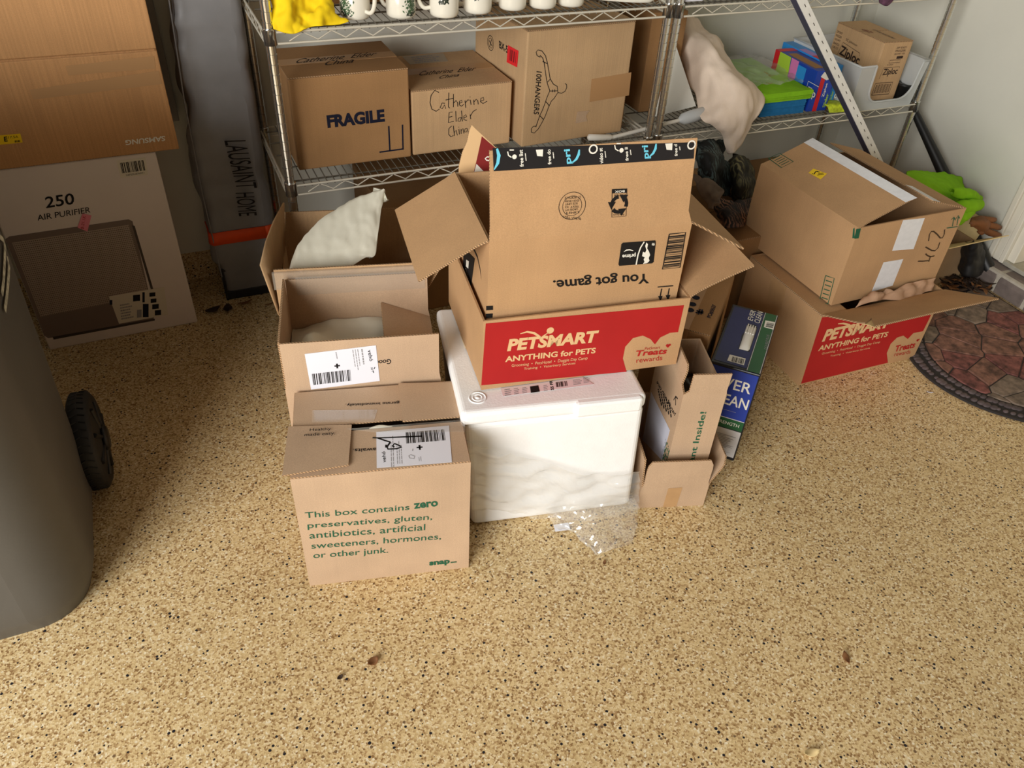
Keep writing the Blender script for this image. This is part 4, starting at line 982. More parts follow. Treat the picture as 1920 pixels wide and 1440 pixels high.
# ------------------------------------------------------------------ the pile: front meal carton
SY = -.2268
c = Carton('cardboard_box', 'closed pale carton with green lettering on its front, foremost of the pile', -.2123, -.9648, 0, SY, .3714, .2745, .3543, 'kraft_light')
SN = c; w, d, h = c.w, c.d, c.h
c.open()
def topboard(name, pts, z, t=.003): return board(c.o, name, [(a, b, z) for a, b in pts], (0, 0, 1), t, M['kraft_light'])
topboard('flap', [(.001, .001), (w - .001, .001), (w - .003, .128), (.003, .128)], h)
topboard('flap', [(.001, d - .001), (.003, .152), (w - .003, .150), (w - .001, d - .001)], h)
fz = Face(c.M, (0, 0, h + .003), (1, 0, 0), (0, 1, 0))
q = [fz.uv(zJ(*k)) for k in ((88, 806), (443, 738), (460, 515), (118, 525))]
mb = MB(); mb.prism([(q[0][0], q[0][1], h + .012), (q[1][0], q[1][1], h + .0065), (q[2][0], q[2][1], h + .0035), (q[3][0], q[3][1], h + .0035)], (0, 0, 1), .004, 0, 1); mb.build('flap', [M['kraft_light'], M['edge']], c.o)
q2 = [fz.uv(zJ(*k)) for k in ((735, 496), (1062, 470), (1002, 285), (712, 291))]
mb = MB(); mb.prism([(a, b, h + .0035) for a, b in q2], (0, 0, 1), .004, 0, 1); mb.build('flap', [M['kraft_light'], M['edge']], c.o)
fr = c.face('front'); mb = MB()
L = [('This box contains', (208, 1012), (770, 967), (205, 981), 0), ('zero', (796, 962), (925, 947), (793, 932), .03), ('preservatives, gluten,', (222, 1076), (892, 1028), (219, 1037), 0),
     ('antibiotics, artificial', (232, 1128), (855, 1082), (228, 1088), 0), ('sweeteners, hormones,', (243, 1182), (940, 1130), (240, 1146), 0), ('or other junk.', (253, 1238), (655, 1208), (250, 1198), 0), ('snap', (880, 1276), (990, 1264), (877, 1248), .04)]
for s_, a, b, e, bo in L: fr.text(mb, s_, zJ(*a), zJ(*b), zJ(*e), 0, bold=bo)
fr.lines(mb, zJ(993, 1256), zJ(1037, 1251), zJ(993, 1248), 1, 0, fill=.8)
mb.build('lettering', M['green_ink'], c.o)
f3 = Face(c.M, (0, 0, h + .012), (1, 0, 0), (0, 1, 0)); mb = MB()
f3.text(mb, 'Healthy', zJ(232, 549), zJ(347, 543), zJ(234, 530), 0, bold=.01); f3.text(mb, 'made easy.', zJ(203, 577), zJ(370, 567), zJ(206, 556), 0, bold=.01)
fz.text(mb, 'gerate immediately.', zJ(716, 380), zJ(425, 393), zJ(720, 398), 0, bold=.01); fz.text(mb, 'awaits.', zJ(592, 634), zJ(465, 640), zJ(592, 652), 0, bold=.01)
mb.build('flap_lettering', M['black_ink'], c.o)
mb = MB(); fz.quad(mb, [zJ(592, 549), zJ(985, 514), zJ(1001, 712), zJ(595, 743)], 0, .0006)
fz.bars(mb, zJ(755, 612), zJ(972, 594), zJ(750, 552), 30, 1, .0013); fz.text(mb, 'vehó', zJ(645, 714), zJ(640, 655), zJ(625, 714), 1, bold=.01, lift=.0013)
fz.strokes(mb, [[(810, 634), (842, 631)], [(825, 620), (828, 646)]], .004, 1, .0013, zJ)
fz.strokes(mb, [[(572, 580), (600, 582), (640, 596), (668, 604)], [(668, 604), (650, 630), (655, 642), (700, 640), (728, 632), (715, 622), (690, 612), (680, 625), (690, 632)], [(645, 618), (645, 634)], [(600, 582), (840, 572)]], .004, 1, .0013, zJ)
fz.strokes(mb, [[(790, 640), (788, 652)], [(778, 672), (800, 680), (796, 694), (772, 690), (768, 678), (778, 672)]], .0016, 2, .0013, zJ)
for bl, br, tl, n_ in (((690, 738), (684, 560), (668, 740), 2), ((735, 720), (728, 590), (700, 722), 3), ((838, 706), (834, 680), (818, 706), 2)): fz.lines(mb, zJ(*bl), zJ(*br), zJ(*tl), n_, 2, .0013, fill=.3)
mb.build('shipping_label', [M['label_white'], M['black_ink'], M['grey_ink']], c.o)
mb = MB(); fz.quad(mb, [zJ(430, 540), zJ(1072, 490), zJ(1070, 556), zJ(600, 560)], 0, .005); fz.quad(mb, [zJ(245, 432), zJ(598, 428), zJ(580, 492), zJ(245, 497)], 0, .0006); mb.build('clear_tape', M['clear_tape'], c.o)
cloth('liner_tip', [[(.165, .12, h - .03), (.2, .12, h - .03), (.23, .12, h - .03)], [(.165, .132, h + .001), (.19, .135, h + .004), (.215, .132, h + .001)], [(.165, .147, h - .03), (.2, .147, h - .03), (.23, .147, h - .03)]], M['liner'], parent=c.o, amp=.002, solid=.002)

# second meal carton (open) behind it
c = Carton('cardboard_box', 'open pale carton with a white shipping label on its raised flap', -.168, -.683, 0, SY, .360, .2745, .3535, 'kraft_light')
HB = c; w, d, h = c.w, c.d, c.h; c.open()
fo, fi, _ = c.flap('front', 0, .135)
c.flap('back', 4, .128); c.flap('left', 0, .137); c.flap('right', -67, .135, trim0=.01)
mb = MB()
fo.quad(mb, [zJ(205, 125), zJ(590, 78), zJ(611, 270), zJ(240, 317)], 0, .0006); fo.bars(mb, zJ(252, 292), zJ(461, 268), zJ(244, 232), 30, 1, .0013)
fo.text(mb, 'vehó', zJ(545, 104), zJ(556, 165), zJ(565, 100), 1, bold=.01, lift=.0013); fo.strokes(mb, [[(366, 190), (396, 187)], [(379, 176), (382, 202)]], .004, 1, .0013, zJ)
fo.strokes(mb, [[(562, 200), (572, 198), (565, 208), (575, 206)], [(568, 218), (575, 214), (577, 226)], [(585, 195), (580, 205)]], .002, 1, .0013, zJ)
for bl, br, tl, n_ in (((368, 115), (378, 165), (385, 112), 1), ((460, 102), (478, 220), (500, 98), 3), ((505, 98), (520, 210), (530, 95), 1)): fo.lines(mb, zJ(*bl), zJ(*br), zJ(*tl), n_, 2, .0013, fill=.3)
mb.build('shipping_label', [M['label_white'], M['black_ink'], M['grey_ink']], c.o)
mb = MB(); fo.text(mb, 'Good', zJ(671, 152), zJ(588, 160), zJ(672, 178), 0, bold=.01); mb.build('lettering', M['black_ink'], c.o)
mb = MB(); mb.box((.03, d + .0005, h + .085), (w - .01, d + .006, h + .135)); mb.build('clear_tape', M['clear_tape'], c.o)
rows = []
for yy, zs in ((.006, (.33, .34, .32, .31, .31, .30)), (.05, (.36, .39, .34, .33, .33, .30)), (.10, (.37, .415, .36, .34, .335, .30)), (.16, (.36, .40, .352, .35, .34, .31)), (.22, (.352, .37, .356, .36, .345, .32)), (.268, (.34, .35, .362, .365, .345, .32))):
    rows.append([(xx, yy, zz_) for xx, zz_ in zip((.006, .06, .12, .2, .27, .354), zs)])
mb = MB(); mb.grid(loft(rows, amp=.008, sc_=13, nu=8, nv=8)); o = mb.build('plastic_liner', M['liner'], None); o.matrix_world = c.M
tag(o, 'crumpled white plastic liner inside the open carton with the raised label flap', 'liner')

# third meal carton with the wrapped panel
c = Carton('cardboard_box', 'open brown carton with a white wrapped panel sticking out, behind the labelled carton', -.127, -.394, 0, SY, .372, .36, .372, 'kraft')
IB = c; w, d, h = c.w, c.d, c.h; c.open()
c.flap('front', -2, .13); c.flap('back', 3, .105)
b0, b1 = c.M.inverted() @ P(531.8, 380, -.06), c.M.inverted() @ P(488.5, 497, -.40)
mb = MB(); mb.grid([[(0, d - .01, h), b0], [(-.004, d * .66, h), b0.lerp(b1, .33) + Vector((-.008, 0, .0))], [(-.004, d * .33, h), b0.lerp(b1, .66) + Vector((-.008, 0, 0))], [(0, .0, h), b1]]); mb.build('flap', M['kraft'], c.o, solid=.0045)
b2, b3, b4 = [c.M.inverted() @ P(*k) for k in ((728, 551, -.47), (777, 500, -.36), (838, 520, -.34))]
mb = MB(); mb.prism([(w - .004, .03, h), (w - .004, .17, h), (w + .05, .13, h + .115), (w + .05, .01, h + .115)], (-1, 0, .3), .004, 0, 1); mb.build('flap', [M['kraft_dark'], M['edge']], c.o)
mb = MB(); mb.box((.0, -.0075, h + .08), (w, -.0005, h + .128)); mb.build('clear_tape', M['clear_tape'], c.o)
pf = Face(c.M, (0, .02, .43), (1, 0, 0), (0, .23, .15))
def pp(x_, y_, lift=0): a, b = pf.uv(zP(x_, y_)); return pf.pt(a, b, lift)
rows = []
for l_, r_ in (((322, 668), (800, 662)), ((352, 545), (965, 555)), ((430, 400), (1048, 535)), ((545, 270), (1068, 400)), ((690, 160), (1088, 270)), ((880, 52), (1104, 140)), ((1020, 5), (1118, 60)), ((1118, -12), (1134, 0))):
    a, b = pp(*l_), pp(*r_)
    rows.append([a.lerp(b, f_) + pf.n * (.010 * math.sin(f_ * PI) ** .5 if 0 < f_ < 1 else 0) for f_ in (0, .12, .35, .6, .88, 1)])
o = cloth('wrapped_panel', rows, M['liner'], 'white plastic-wrapped insulation panel standing slanted in the rear open carton', 'panel', amp=.0035, sc_=30, stretch=(1.6, .5, 1), nu=8, nv=8, solid=.034)
o.modifiers[0].offset = -1; o.matrix_world = c.M

# foam cooler
cl = thing('foam_cooler', 'white foam cooler partly wrapped in clear film, in the middle of the pile', 'cooler', (.172, -.930, 0), -.2)
CM = TM((.172, -.930, 0), -.2)
W_, D_ = .436, .4216
mb = MB()
vs = [(.030, .004, 0), (.452, .004, 0), (.452, D_ - .02, 0), (.03, D_ - .02, 0), (.008, .006, .345), (.438, .006, .345), (.438, D_ - .008, .345), (.008, D_ - .008, .345)]
mb.add(vs, [(0, 3, 2, 1), (4, 5, 6, 7), (0, 1, 5, 4), (1, 2, 6, 5), (2, 3, 7, 6), (3, 0, 4, 7)]); o = mb.build('body', M['foam'], cl, bevel=.016); o.modifiers[0].segments = 4
mb = MB(); mb.box((0, 0, .345), (W_, D_, .385)); o = mb.build('lid', M['foam'], cl, bevel=.012); o.modifiers[0].segments = 4
mb = MB(); mb.box((.262, -.008, .342), (.425, .10, .3845)); o2 = mb.build('lid_tab', M['foam'], o, bevel=.008)
mb = MB()
for r in (.019, .011): mb.tube([(.045 + r * math.cos(a * PI / 12), .05 + r * math.sin(a * PI / 12), .3855) for a in range(25)], .0018, 6)
mb.lathe([(0, .388), (.005, .3875), (.006, .385)], 12, o=(.045, .05, 0)); mb.build('moulded_ring', M['foam'], o)
lt = Face(CM, (0, 0, .385), (1, 0, 0), (0, 1, 0)); mb = MB()
lt.quad(mb, [zL(455, 485), zL(900, 425), zL(960, 465), zL(470, 530)], 0, .0012)
lt.quad(mb, [zL(615, 478), zL(660, 472), zL(668, 505), zL(620, 512)], 1, .0018); lt.text(mb, 'SS FRI', zL(745, 496), zL(735, 440), zL(728, 498), 1, bold=.03, lift=.002)
lt.bars(mb, zL(758, 482), zL(820, 474), zL(753, 455), 12, 1, .002)
for a in ((480, 530, 520, 490), (530, 522, 560, 486), (575, 516, 605, 482), (690, 505, 715, 470), (850, 470, 900, 440), (905, 460, 940, 430)): lt.lines(mb, zL(a[0], a[1]), zL(a[2], a[1] - 6), zL(a[0] - 3, a[3]), 4, 2, .002, fill=.4)
mb.build('lid_label', [plain('pale_pink_label', rgb(232, 214, 214), .4), M['black_ink'], M['grey_ink']], o)
ft = Face(CM, (0, .0, 0), (1, 0, 0), (0, 0, 1)); 
def cf(x_, y_, l_): a, b = ft.uv(zL(x_, y_)); return ft.pt(a, b, l_)
rows = [[cf(262, 770, .004), cf(420, 800, .010), cf(700, 870, .012), cf(950, 935, .014), cf(1200, 915, .012)],
        [cf(270, 860, .006), cf(450, 900, .014), cf(700, 950, .016), cf(950, 1000, .02), cf(1195, 960, .02)],
        [cf(285, 1000, .006), cf(480, 1040, .016), cf(700, 1050, .02), cf(950, 1060, .03), cf(1185, 1040, .03)],
        [cf(300, 1130, .006), cf(510, 1130, .02), cf(690, 1150, .03), cf(920, 1130, .04), cf(1180, 1090, .035)]]
mb = MB(); mb.grid(loft(rows, amp=.016, sc_=16, stretch=(1, 1, 2.2), nu=9, nv=9)); mb.build('film_wrap', M['film'], cl)
def gf(x_, y_, z_): return CM.inverted() @ G(*zL(x_, y_), z_)
rows = [[gf(700, 1130, .03), gf(860, 1120, .06), gf(1000, 1110, .07), gf(1180, 1075, .06)], [gf(720, 1190, .02), gf(860, 1190, .04), gf(1020, 1180, .05), gf(1195, 1110, .045)],
        [gf(760, 1235, .008), gf(880, 1265, .024), gf(1040, 1250, .03), gf(1200, 1160, .03)], [gf(880, 1290, .004), gf(930, 1330, .012), gf(1060, 1310, .018), gf(1190, 1240, .02)], [gf(960, 1370, .003), gf(975, 1380, .006), gf(1090, 1350, .012), gf(1170, 1320, .006)]]
mb = MB(); mb.grid(loft(rows, amp=.014, sc_=26, nu=9, nv=9)); mb.build('film_tail', M['film'], cl)
mb = MB(); q = [gf(*k, .004) for k in ((742, 1222), (822, 1210), (835, 1248), (752, 1258))]; mb.prism(q, (0, 0, 1), .0006); mb.build('paper_scrap', M['label_white'], cl)

# red-panel pet carton on the cooler
def pet_front(c, conv, red, T1, T2, L3, L4, heart1, heart2, swoosh):
    fr = c.face('front'); mb = MB(); uvs = [fr.uv(conv(*q)) for q in red]
    bmh = bmesh.new(); vs = [bmh.verts.new(fr.pt(a, b, .0004)) for a, b in uvs]; f = bmh.faces.new(vs); bmh.normal_update(); bmesh.ops.triangulate(bmh, faces=[f])
    me = [tuple(v.co) for v in bmh.verts]; bmh.verts.index_update(); fs = [[v.index for v in f.verts] for f in bmh.faces]; nn = bmh.faces
    bmh.normal_update(); nf = [list(reversed(f)) if ff.normal.dot(fr.n) < 0 else f for f, ff in zip(fs, bmh.faces)]; bmh.free()
    mb.add(me, nf); mb.build('red_panel', M['red_ink'], c.o)
    mb = MB()
    fr.text(mb, 'PETSMART', conv(*T1[0]), conv(*T1[1]), conv(*T1[2]), 0, bold=.045, shear=.12); fr.text(mb, 'ANYTHING for PETS', conv(*T2[0]), conv(*T2[1]), conv(*T2[2]), 0, bold=.03)
    fr.text(mb, 'Grooming  •  PetsHotel  •  Doggie Day Camp', conv(*L3[0]), conv(*L3[1]), conv(*L3[2]), 0); fr.text(mb, 'Training  •  Veterinary Services', conv(*L4[0]), conv(*L4[1]), conv(*L4[2]), 0)
    if swoosh:
        q = [fr.uv(conv(*k)) for k in swoosh[0]]; n_ = len(q); fr.stroke_uv(mb, q, [.001 + swoosh[2] * math.sin(PI * (i + .3) / n_) for i in range(n_)], 0)
        q = [fr.uv(conv(*k)) for k in swoosh[1]]; fr.stroke_uv(mb, q, [.001, .003, .002][:len(q)], 0); e = q[-1]; fr.disc(mb, (e[0] + .004, e[1] + .005), .0085)
    mb.build('lettering', M['kraft_ink'], c.o)
    mb = MB(); fr.text(mb, 'Treats', conv(*heart1[0]), conv(*heart1[1]), conv(*heart1[2]), 0, bold=.03, shear=.15); fr.text(mb, 'rewards', conv(*heart2[0]), conv(*heart2[1]), conv(*heart2[2]), 0)
    a = fr.uv(conv(*heart1[1])); b_ = fr.uv(conv(*heart1[2])); 
    for dx, dy in ((-.003, .004), (.003, .004), (0, .0005)): fr.disc(mb, (a[0] + dx, max(a[1], b_[1]) + dy), .0035)
    mb.build('red_lettering', M['red_ink'], c.o); return fr
c = Carton('cardboard_box', 'brown carton with a red printed front, sitting on the white foam cooler', .2428, -.8707, .3885, -.1434, .486, .3723, .1905, 'kraft_red')
P1 = c; w, d, h = c.w, c.d, c.h; c.open()
fr = pet_front(c, zK, [(523, 1060), (1543, 965), (1512, 1104), (1470, 1108), (1420, 1132), (1393, 1168), (1370, 1140), (1330, 1122), (1280, 1135), (1240, 1180), (1228, 1240), (1247, 1308), (500, 1378)],
    ((632, 1203), (1097, 1155), (636, 1140)), ((622, 1258), (1086, 1212), (624, 1228)), ((655, 1288), (1045, 1248), (657, 1268)), ((718, 1302), (982, 1272), (720, 1286)), ((1293, 1229), (1452, 1215), (1297, 1199)), ((1297, 1262), (1430, 1247), (1297, 1238)),
    ([(700, 1112), (735, 1102), (770, 1108), (795, 1124), (812, 1150)], [(800, 1146), (818, 1124), (845, 1106)], .005))
mb = MB(); fr.text(mb, 'PetSmart', zK(1340, 1196), zK(1418, 1188), zK(1342, 1182), 0); mb.build('red_lettering', M['red_ink'], c.o)
lf = c.face('left'); mb = MB(); lf.quad(mb, [zL(225, 180), zL(240, 190), zL(272, 265), zL(262, 275)]); mb.build('tape', M['beige_tape'], c.o)
c.flap('right', 62, .16, bend=8)
bk = Face(c.M, (0, d + .004, h), (1, 0, 0), (0, .15, 1)); Z7 = Zm(700, 240, .125)
def poly(face, pts, name, mat, parent, t=.004, rim='edge', lift=0, conv=None):
    mb = MB(); uv = [face.uv(conv(*q) if conv else q) for q in pts]
    cx = sum(a for a, b in uv) / len(uv); cy = sum(b for a, b in uv) / len(uv)
    mb.prism([face.pt(a, b, lift) for a, b in uv], face.n, t, 0, 1); return mb.build(name, [mat, M[rim]], parent)
poly(bk, [(1275, 665), (1280, 560), (1330, 360), (1400, 200), (1440, 20), (1470, -50), (1530, 10), (1830, 285), (2300, 500), (2300, 700)], 'flap', M['kraft_ink'], c.o, conv=Z7)
mb = MB(); bk.quad(mb, [Z7(1620, 120), Z7(1830, 300), Z7(1870, 660), Z7(1500, 655), Z7(1560, 400)], 0, .0045); mb.build('printed_flap_panel', plain('dull_red_ink', rgb(128, 26, 24), .6), c.o)
mb = MB(); bk.quad(mb, [Z7(1540, 530), Z7(1660, 655), Z7(1505, 655)], 0, .0052); bk.strokes(mb, [[(1780, 430), (1700, 425), (1670, 450), (1690, 475), (1770, 485)]], .003, 0, .0052, Z7); mb.build('printed_white', M['white_ink'], c.o)

# inverted carton nested in it
c = Carton('cardboard_box', 'open brown carton with upside-down black printing, nested in the red-panel carton on the cooler', .2587, -.8516, .395, -.1434, .448, .3293, .3622, 'kraft_red')
AZ = c; w, d, h = c.w, c.d, c.h; c.open()
fo, fi, fob = c.flap('front', -9, .181, trim0=.002, trim1=.012); c.flap('left', 120, .166, trim0=.004, trim1=.006); c.flap('right', 119, .166); 
fr = c.face('front'); lf = c.face('left')
K = zK
mb = MB(); fo.quad(mb, [K(558, 158), K(1596, 128), K(1592, 211), K(564, 277)], 0, .0005); mb.build('black_tape_band', plain('black_tape', rgb(34, 32, 34), .35), c.o)
mb = MB()
for s_, bl, br, tl in (('free list', (718, 252), (712, 165), (698, 254)), ('free do', (860, 240), (855, 163), (842, 242)), ('video st', (1127, 236), (1122, 156), (1108, 238)), ('free li', (1257, 222), (1252, 152), (1241, 223)), ('free d', (1509, 198), (1506, 138), (1493, 199))):
    fo.text(mb, s_, K(*bl), K(*br), K(*tl), 0, bold=.02, lift=.0014)
    fo.lines(mb, K(bl[0] + 16, bl[1] - 30), K(br[0] + 16, br[1] + 5), K(bl[0] + 8, bl[1] - 30), 1, 0, .0014, fill=.6)
for x0 in (655, 1205):
    y0 = 185 if x0 < 900 else 152
    fo.strokes(mb, [[(x0 - 20, y0 - 10), (x0 - 16, y0 + 10), (x0, y0 + 20)], [(x0 - 10, y0 - 18), (x0 + 12, y0 - 18)]], .0022, 0, .0014, K); ce = fo.uv(K(x0 + 15, y0 + 17)); fo.disc(mb, ce, .0045, 0, .0012)
for x0, y0 in ((795, 180), (1460, 148)): fo.quad(mb, [K(x0 - 15, y0 - 14), K(x0 + 22, y0 - 16), K(x0 + 20, y0 + 20), K(x0 - 8, y0 + 18)], 0, .0012)
for x0, y0 in ((1075, 163), (1580, 141)): ce = fo.uv(K(x0, y0)); fo.ring(mb, ce, .008, .003, 0, .0014, 18)
mb.build('white_printing', M['white_ink'], c.o)
mb = MB()
for bl, br, tl in (((972, 236), (964, 160), (932, 240)), ((1372, 210), (1365, 142), (1332, 212))): fo.text(mb, 'pri', K(*bl), K(*br), K(*tl), 0, bold=.03, lift=.0014)
for dx, dy in ((0, 0), (395, -30)):
    q = [fo.uv(K(a + dx, b + dy)) for a, b in ((1003, 165), (1000, 190), (988, 214), (966, 234))]; fo.stroke_uv(mb, q, [.003, .0055, .005, .002], 0, .0014)
q = [fo.uv(K(a, b)) for a, b in ((580, 160), (590, 195), (584, 235), (566, 268))]; fo.stroke_uv(mb, q, [.004, .007, .006, .002], 0, .0014)
mb.build('light_blue_printing', M['cyan_ink'], c.o)
BP = lambda nm: mb.build(nm, M['black_ink'], c.o)
mb = MB()
ce = fo.uv(K(967, 455)); fo.ring(mb, ce, .0285, .0011, ry=.0285); fo.ring(mb, ce, .0205, .0009, ry=.0205)
fo.text(mb, 'ST. WORTH TX', K(1012, 402), K(930, 408), K(1008, 416), 0); fo.text(mb, 'BURST TEST', K(1008, 515), K(918, 505), K(1012, 528), 0)
for k in range(5): fo.text(mb, ('EDGE CRUSH', 'SIZE LIMIT', 'TEST 32', 'GROSS WT', 'LIMIT')[k], K(1002 - k % 2 * 6, 422 + k * 15), K(930, 427 + k * 15), K(1002 - k % 2 * 6, 432 + k * 15), 0)
BP('round_stamp'); mb = MB()
fo.quad(mb, [K(1172, 370), K(1248, 366), K(1247, 388), K(1171, 391)], 0, .0008); fo.strokes(mb, [[(1172, 370), (1248, 366), (1243, 507), (1170, 513), (1172, 370)]], .0012, 0, .0012, K)
fo.text(mb, 'PAPER', K(1240, 393), K(1180, 396), K(1240, 404), 0); fo.text(mb, 'Please Recycle', K(1234, 492), K(1178, 496), K(1233, 503), 0)
ce = fo.uv(K(1208, 447))
for k in range(3):
    a0 = PI / 2 + k * 2 * PI / 3
    pts = [(ce[0] + .0165 * math.cos(a0 + t_), ce[1] + .0165 * math.sin(a0 + t_)) for t_ in (.15, .6, 1.05, 1.5)]; fo.stroke_uv(mb, pts, [.0085, .0075, .0075, .008], 0)
    e_ = pts[-1]; an = a0 + 1.55 + PI / 2
    fo.poly_uv(mb, [(e_[0] + .011 * math.cos(an), e_[1] + .011 * math.sin(an)), (e_[0] + .010 * math.cos(an + 2.1), e_[1] + .010 * math.sin(an + 2.1)), (e_[0] + .010 * math.cos(an - 2.1), e_[1] + .010 * math.sin(an - 2.1))], 0, .0008)
BP('recycling_mark'); mb = MB()
fr.text(mb, 'You got game.', K(1362, 786), K(866, 822), K(1362, 852), 0, bold=.022)
BP('slogan'); mb = MB()
fr.quad(mb, [K(1228, 644), K(1394, 632), K(1397, 640), K(1386, 742), K(1378, 750), K(1209, 763), K(1205, 755), K(1220, 652)], 0, .0006)
BP('league_logo'); mb = MB()
fr.strokes(mb, [[(1466, 600), (1550, 591), (1521, 771), (1431, 780), (1466, 600)]], .0025, 0, .001, K); fr.bars(mb, K(1518, 765), K(1545, 600), K(1437, 774), 20, 0, .001)
BP('printed_barcode'); mb = MB()
fr.strokes(mb, [[(1406, 872), (1486, 865)], [(1427, 880), (1418, 925)], [(1466, 878), (1458, 920)]], .0028, 0, .001, K)
for a in ((1420, 945, 1408, 918, 1431, 917), (1459, 940, 1447, 914, 1471, 912)): fr.quad(mb, [K(a[0], a[1]), K(a[2], a[3]), K(a[4], a[5])], 0, .001)
BP('this_way_up_arrows'); mb = MB()
fr.quad(mb, [K(525, 970), K(560, 968), K(560, 990), K(525, 992)], 0); fr.quad(mb, [K(524, 1010), K(559, 1008), K(557, 1030), K(522, 1032)], 0)
BP('edge_stripes'); mb = MB()
lf.quad(mb, [zI(1512, 552), zI(1540, 522), zI(1590, 572), zI(1562, 780), zI(1508, 690)], 0, .0008)
q = [lf.uv(zI(*k)) for k in ((1578, 495), (1608, 560), (1626, 640), (1635, 715))]; lf.stroke_uv(mb, q, [.006, .006, .004, .001], 0)
lf.strokes(mb, [[(1555, 770), (1600, 860), (1650, 970)], [(1575, 830), (1655, 955)]], .0016, 0, .001, zI)
BP('black_tag')
mb = MB(); fr.text(mb, 'prime', K(1293, 693), K(1224, 699), K(1293, 718), 0, bold=.03, lift=.0016); fr.stroke_uv(mb, [fr.uv(K(*k)) for k in ((1232, 690), (1245, 681), (1262, 679), (1280, 684))], [.001, .0028, .0028, .001], 0, .0016)
fr.text(mb, 'NBA', K(1391, 645), K(1390, 658), K(1376, 645), 0, bold=.03, lift=.0016)
fr.stroke_uv(mb, [fr.uv(K(*k)) for k in ((1337, 638), (1318, 668), (1305, 705), (1295, 757))], .003, 0, .0016)
# white player silhouette of the league emblem (inverted like the rest)
sil = [(1348, 642), (1356, 650), (1352, 672), (1362, 690), (1367, 706), (1360, 722), (1364, 736), (1352, 748), (1330, 752), (1338, 742), (1334, 728), (1340, 718), (1326, 712), (1330, 690), (1342, 694), (1348, 680), (1342, 660)]
bmh = bmesh.new(); f = bmh.faces.new([bmh.verts.new(fr.pt(*fr.uv(K(*k)), .0016)) for k in sil]); bmh.normal_update(); bmesh.ops.triangulate(bmh, faces=[f]); bmh.verts.index_update(); bmh.normal_update()
mb.add([tuple(v.co) for v in bmh.verts], [[v.index for v in (f.verts if f.normal.dot(fr.n) > 0 else reversed(f.verts))] for f in bmh.faces]); bmh.free()
fo.text(mb, 'BOX', K(1236, 373), K(1186, 376), K(1236, 384), 0, bold=.02, lift=.0016)
lf.quad(mb, [zI(1535, 578), zI(1552, 590), zI(1548, 640), zI(1533, 625)], 0, .0016); lf.lines(mb, zI(1560, 730), zI(1530, 630), zI(1548, 735), 2, 0, .0016)
mb.build('white_printing', M['white_ink'], c.o)
mb = MB(); lf.quad(mb, [zI(1480, 640), zI(1507, 692), zI(1560, 785), zI(1537, 868), zI(1490, 765)], 0, .0005); mb.build('paper_tape', M['beige_tape'], c.o)

# ------------------------------------------------------------------ plant carton in a short tray carton, tall taped carton, litter box
TX, TY, TYAW = .6297, -1.0295, -.3123
c = Carton('cardboard_box', 'short open carton with a tape strip, holding the green-lettered narrow carton', TX, TY, 0, TYAW, .178, .27, .075, 'kraft_light')
w, d, h = c.w, c.d, c.h; c.open()
fo, fi, _ = c.flap('front', 2, .095, trim0=.004, trim1=.004, chamfer=.010); c.flap('left', 4, .10); c.flap('right', 24, .09, chamfer=.02); c.flap('back', 4, .09)
fr = c.face('front'); mb = MB(); fr.quad(mb, [zN(292, 1262), zN(398, 1255), zN(350, 1400), zN(250, 1405)]); mb.build('tape', M['brown_tape'], c.o)
o_ = TM((TX, TY, 0), TYAW) @ Vector((.064, .03, .007))
c = Carton('cardboard_box', 'narrow tall open carton with vertical green lettering, standing in the short tray carton', o_.x, o_.y, .007, TYAW, .106, .225, .353, 'kraft_light')
w, d, h = c.w, c.d, c.h; c.open(); fr, lf = c.face('front'), c.face('left')
c.flap('front', 4, .064, trim0=.012, trim1=.002); c.flap('left', -8, .062, trim0=.002, trim1=.03, chamfer=.012)
mb = MB(); fr.text(mb, 'ant Inside!', zN(484, 1062), zN(578, 688), zN(440, 1062), 0, bold=.012); mb.build('lettering', M['green_ink'], c.o)
mb = MB()
for k in range(5): lf.lines(mb, zN(250 + k * 18, 640 + k * 22), zN(215 + k * 20, 470 + k * 20), zN(238 + k * 18, 645 + k * 22), 1, 0, fill=.6)
lf.strokes(mb, [[(348, 640), (350, 575)], [(335, 600), (350, 573), (365, 592)]], .003, 0, .001, zN)
lf.text(mb, 'handle with care', zN(340, 720), zN(205, 470), zN(352, 700), 0, bold=.01)
mb.build('side_printing', M['black_ink'], c.o)
mb = MB(); q = [lf.uv(zN(*k)) for k in ((165, 540), (305, 825), (245, 1050), (100, 900))]; lf.poly_uv(mb, [(max(.0, min(d, a)), max(.003, b)) for a, b in q], 0); mb.build('shipping_label', plain('pale_blue_label', rgb(206, 208, 222), .45), c.o)
mb = MB(); rnd = random.Random(5)
for i in range(150):
    a, b = rnd.uniform(d - .045, d - .003), rnd.uniform(.02, .17); r = rnd.uniform(.0015, .0032); lf.poly_uv(mb, [(a + r * math.cos(k * PI / 3), b + r * 1.2 * math.sin(k * PI / 3)) for k in range(6)], 0)
tag(mb.build('printed_leaf_dots', M['green_ink'], c.o), kind='stuff')
cloth('black_bag', [[(.02, .012, .33), (.05, .01, .335), (.09, .012, .33)], [(.01, .06, .30), (.05, .06, .31), (.10, .06, .29)], [(.01, .12, .28), (.05, .12, .30), (.10, .12, .27)], [(.01, .21, .25), (.05, .21, .26), (.10, .21, .25)]], plain('black_film', rgb(26, 26, 28), .3), parent=c.o, amp=.012, sc_=30, solid=.002)

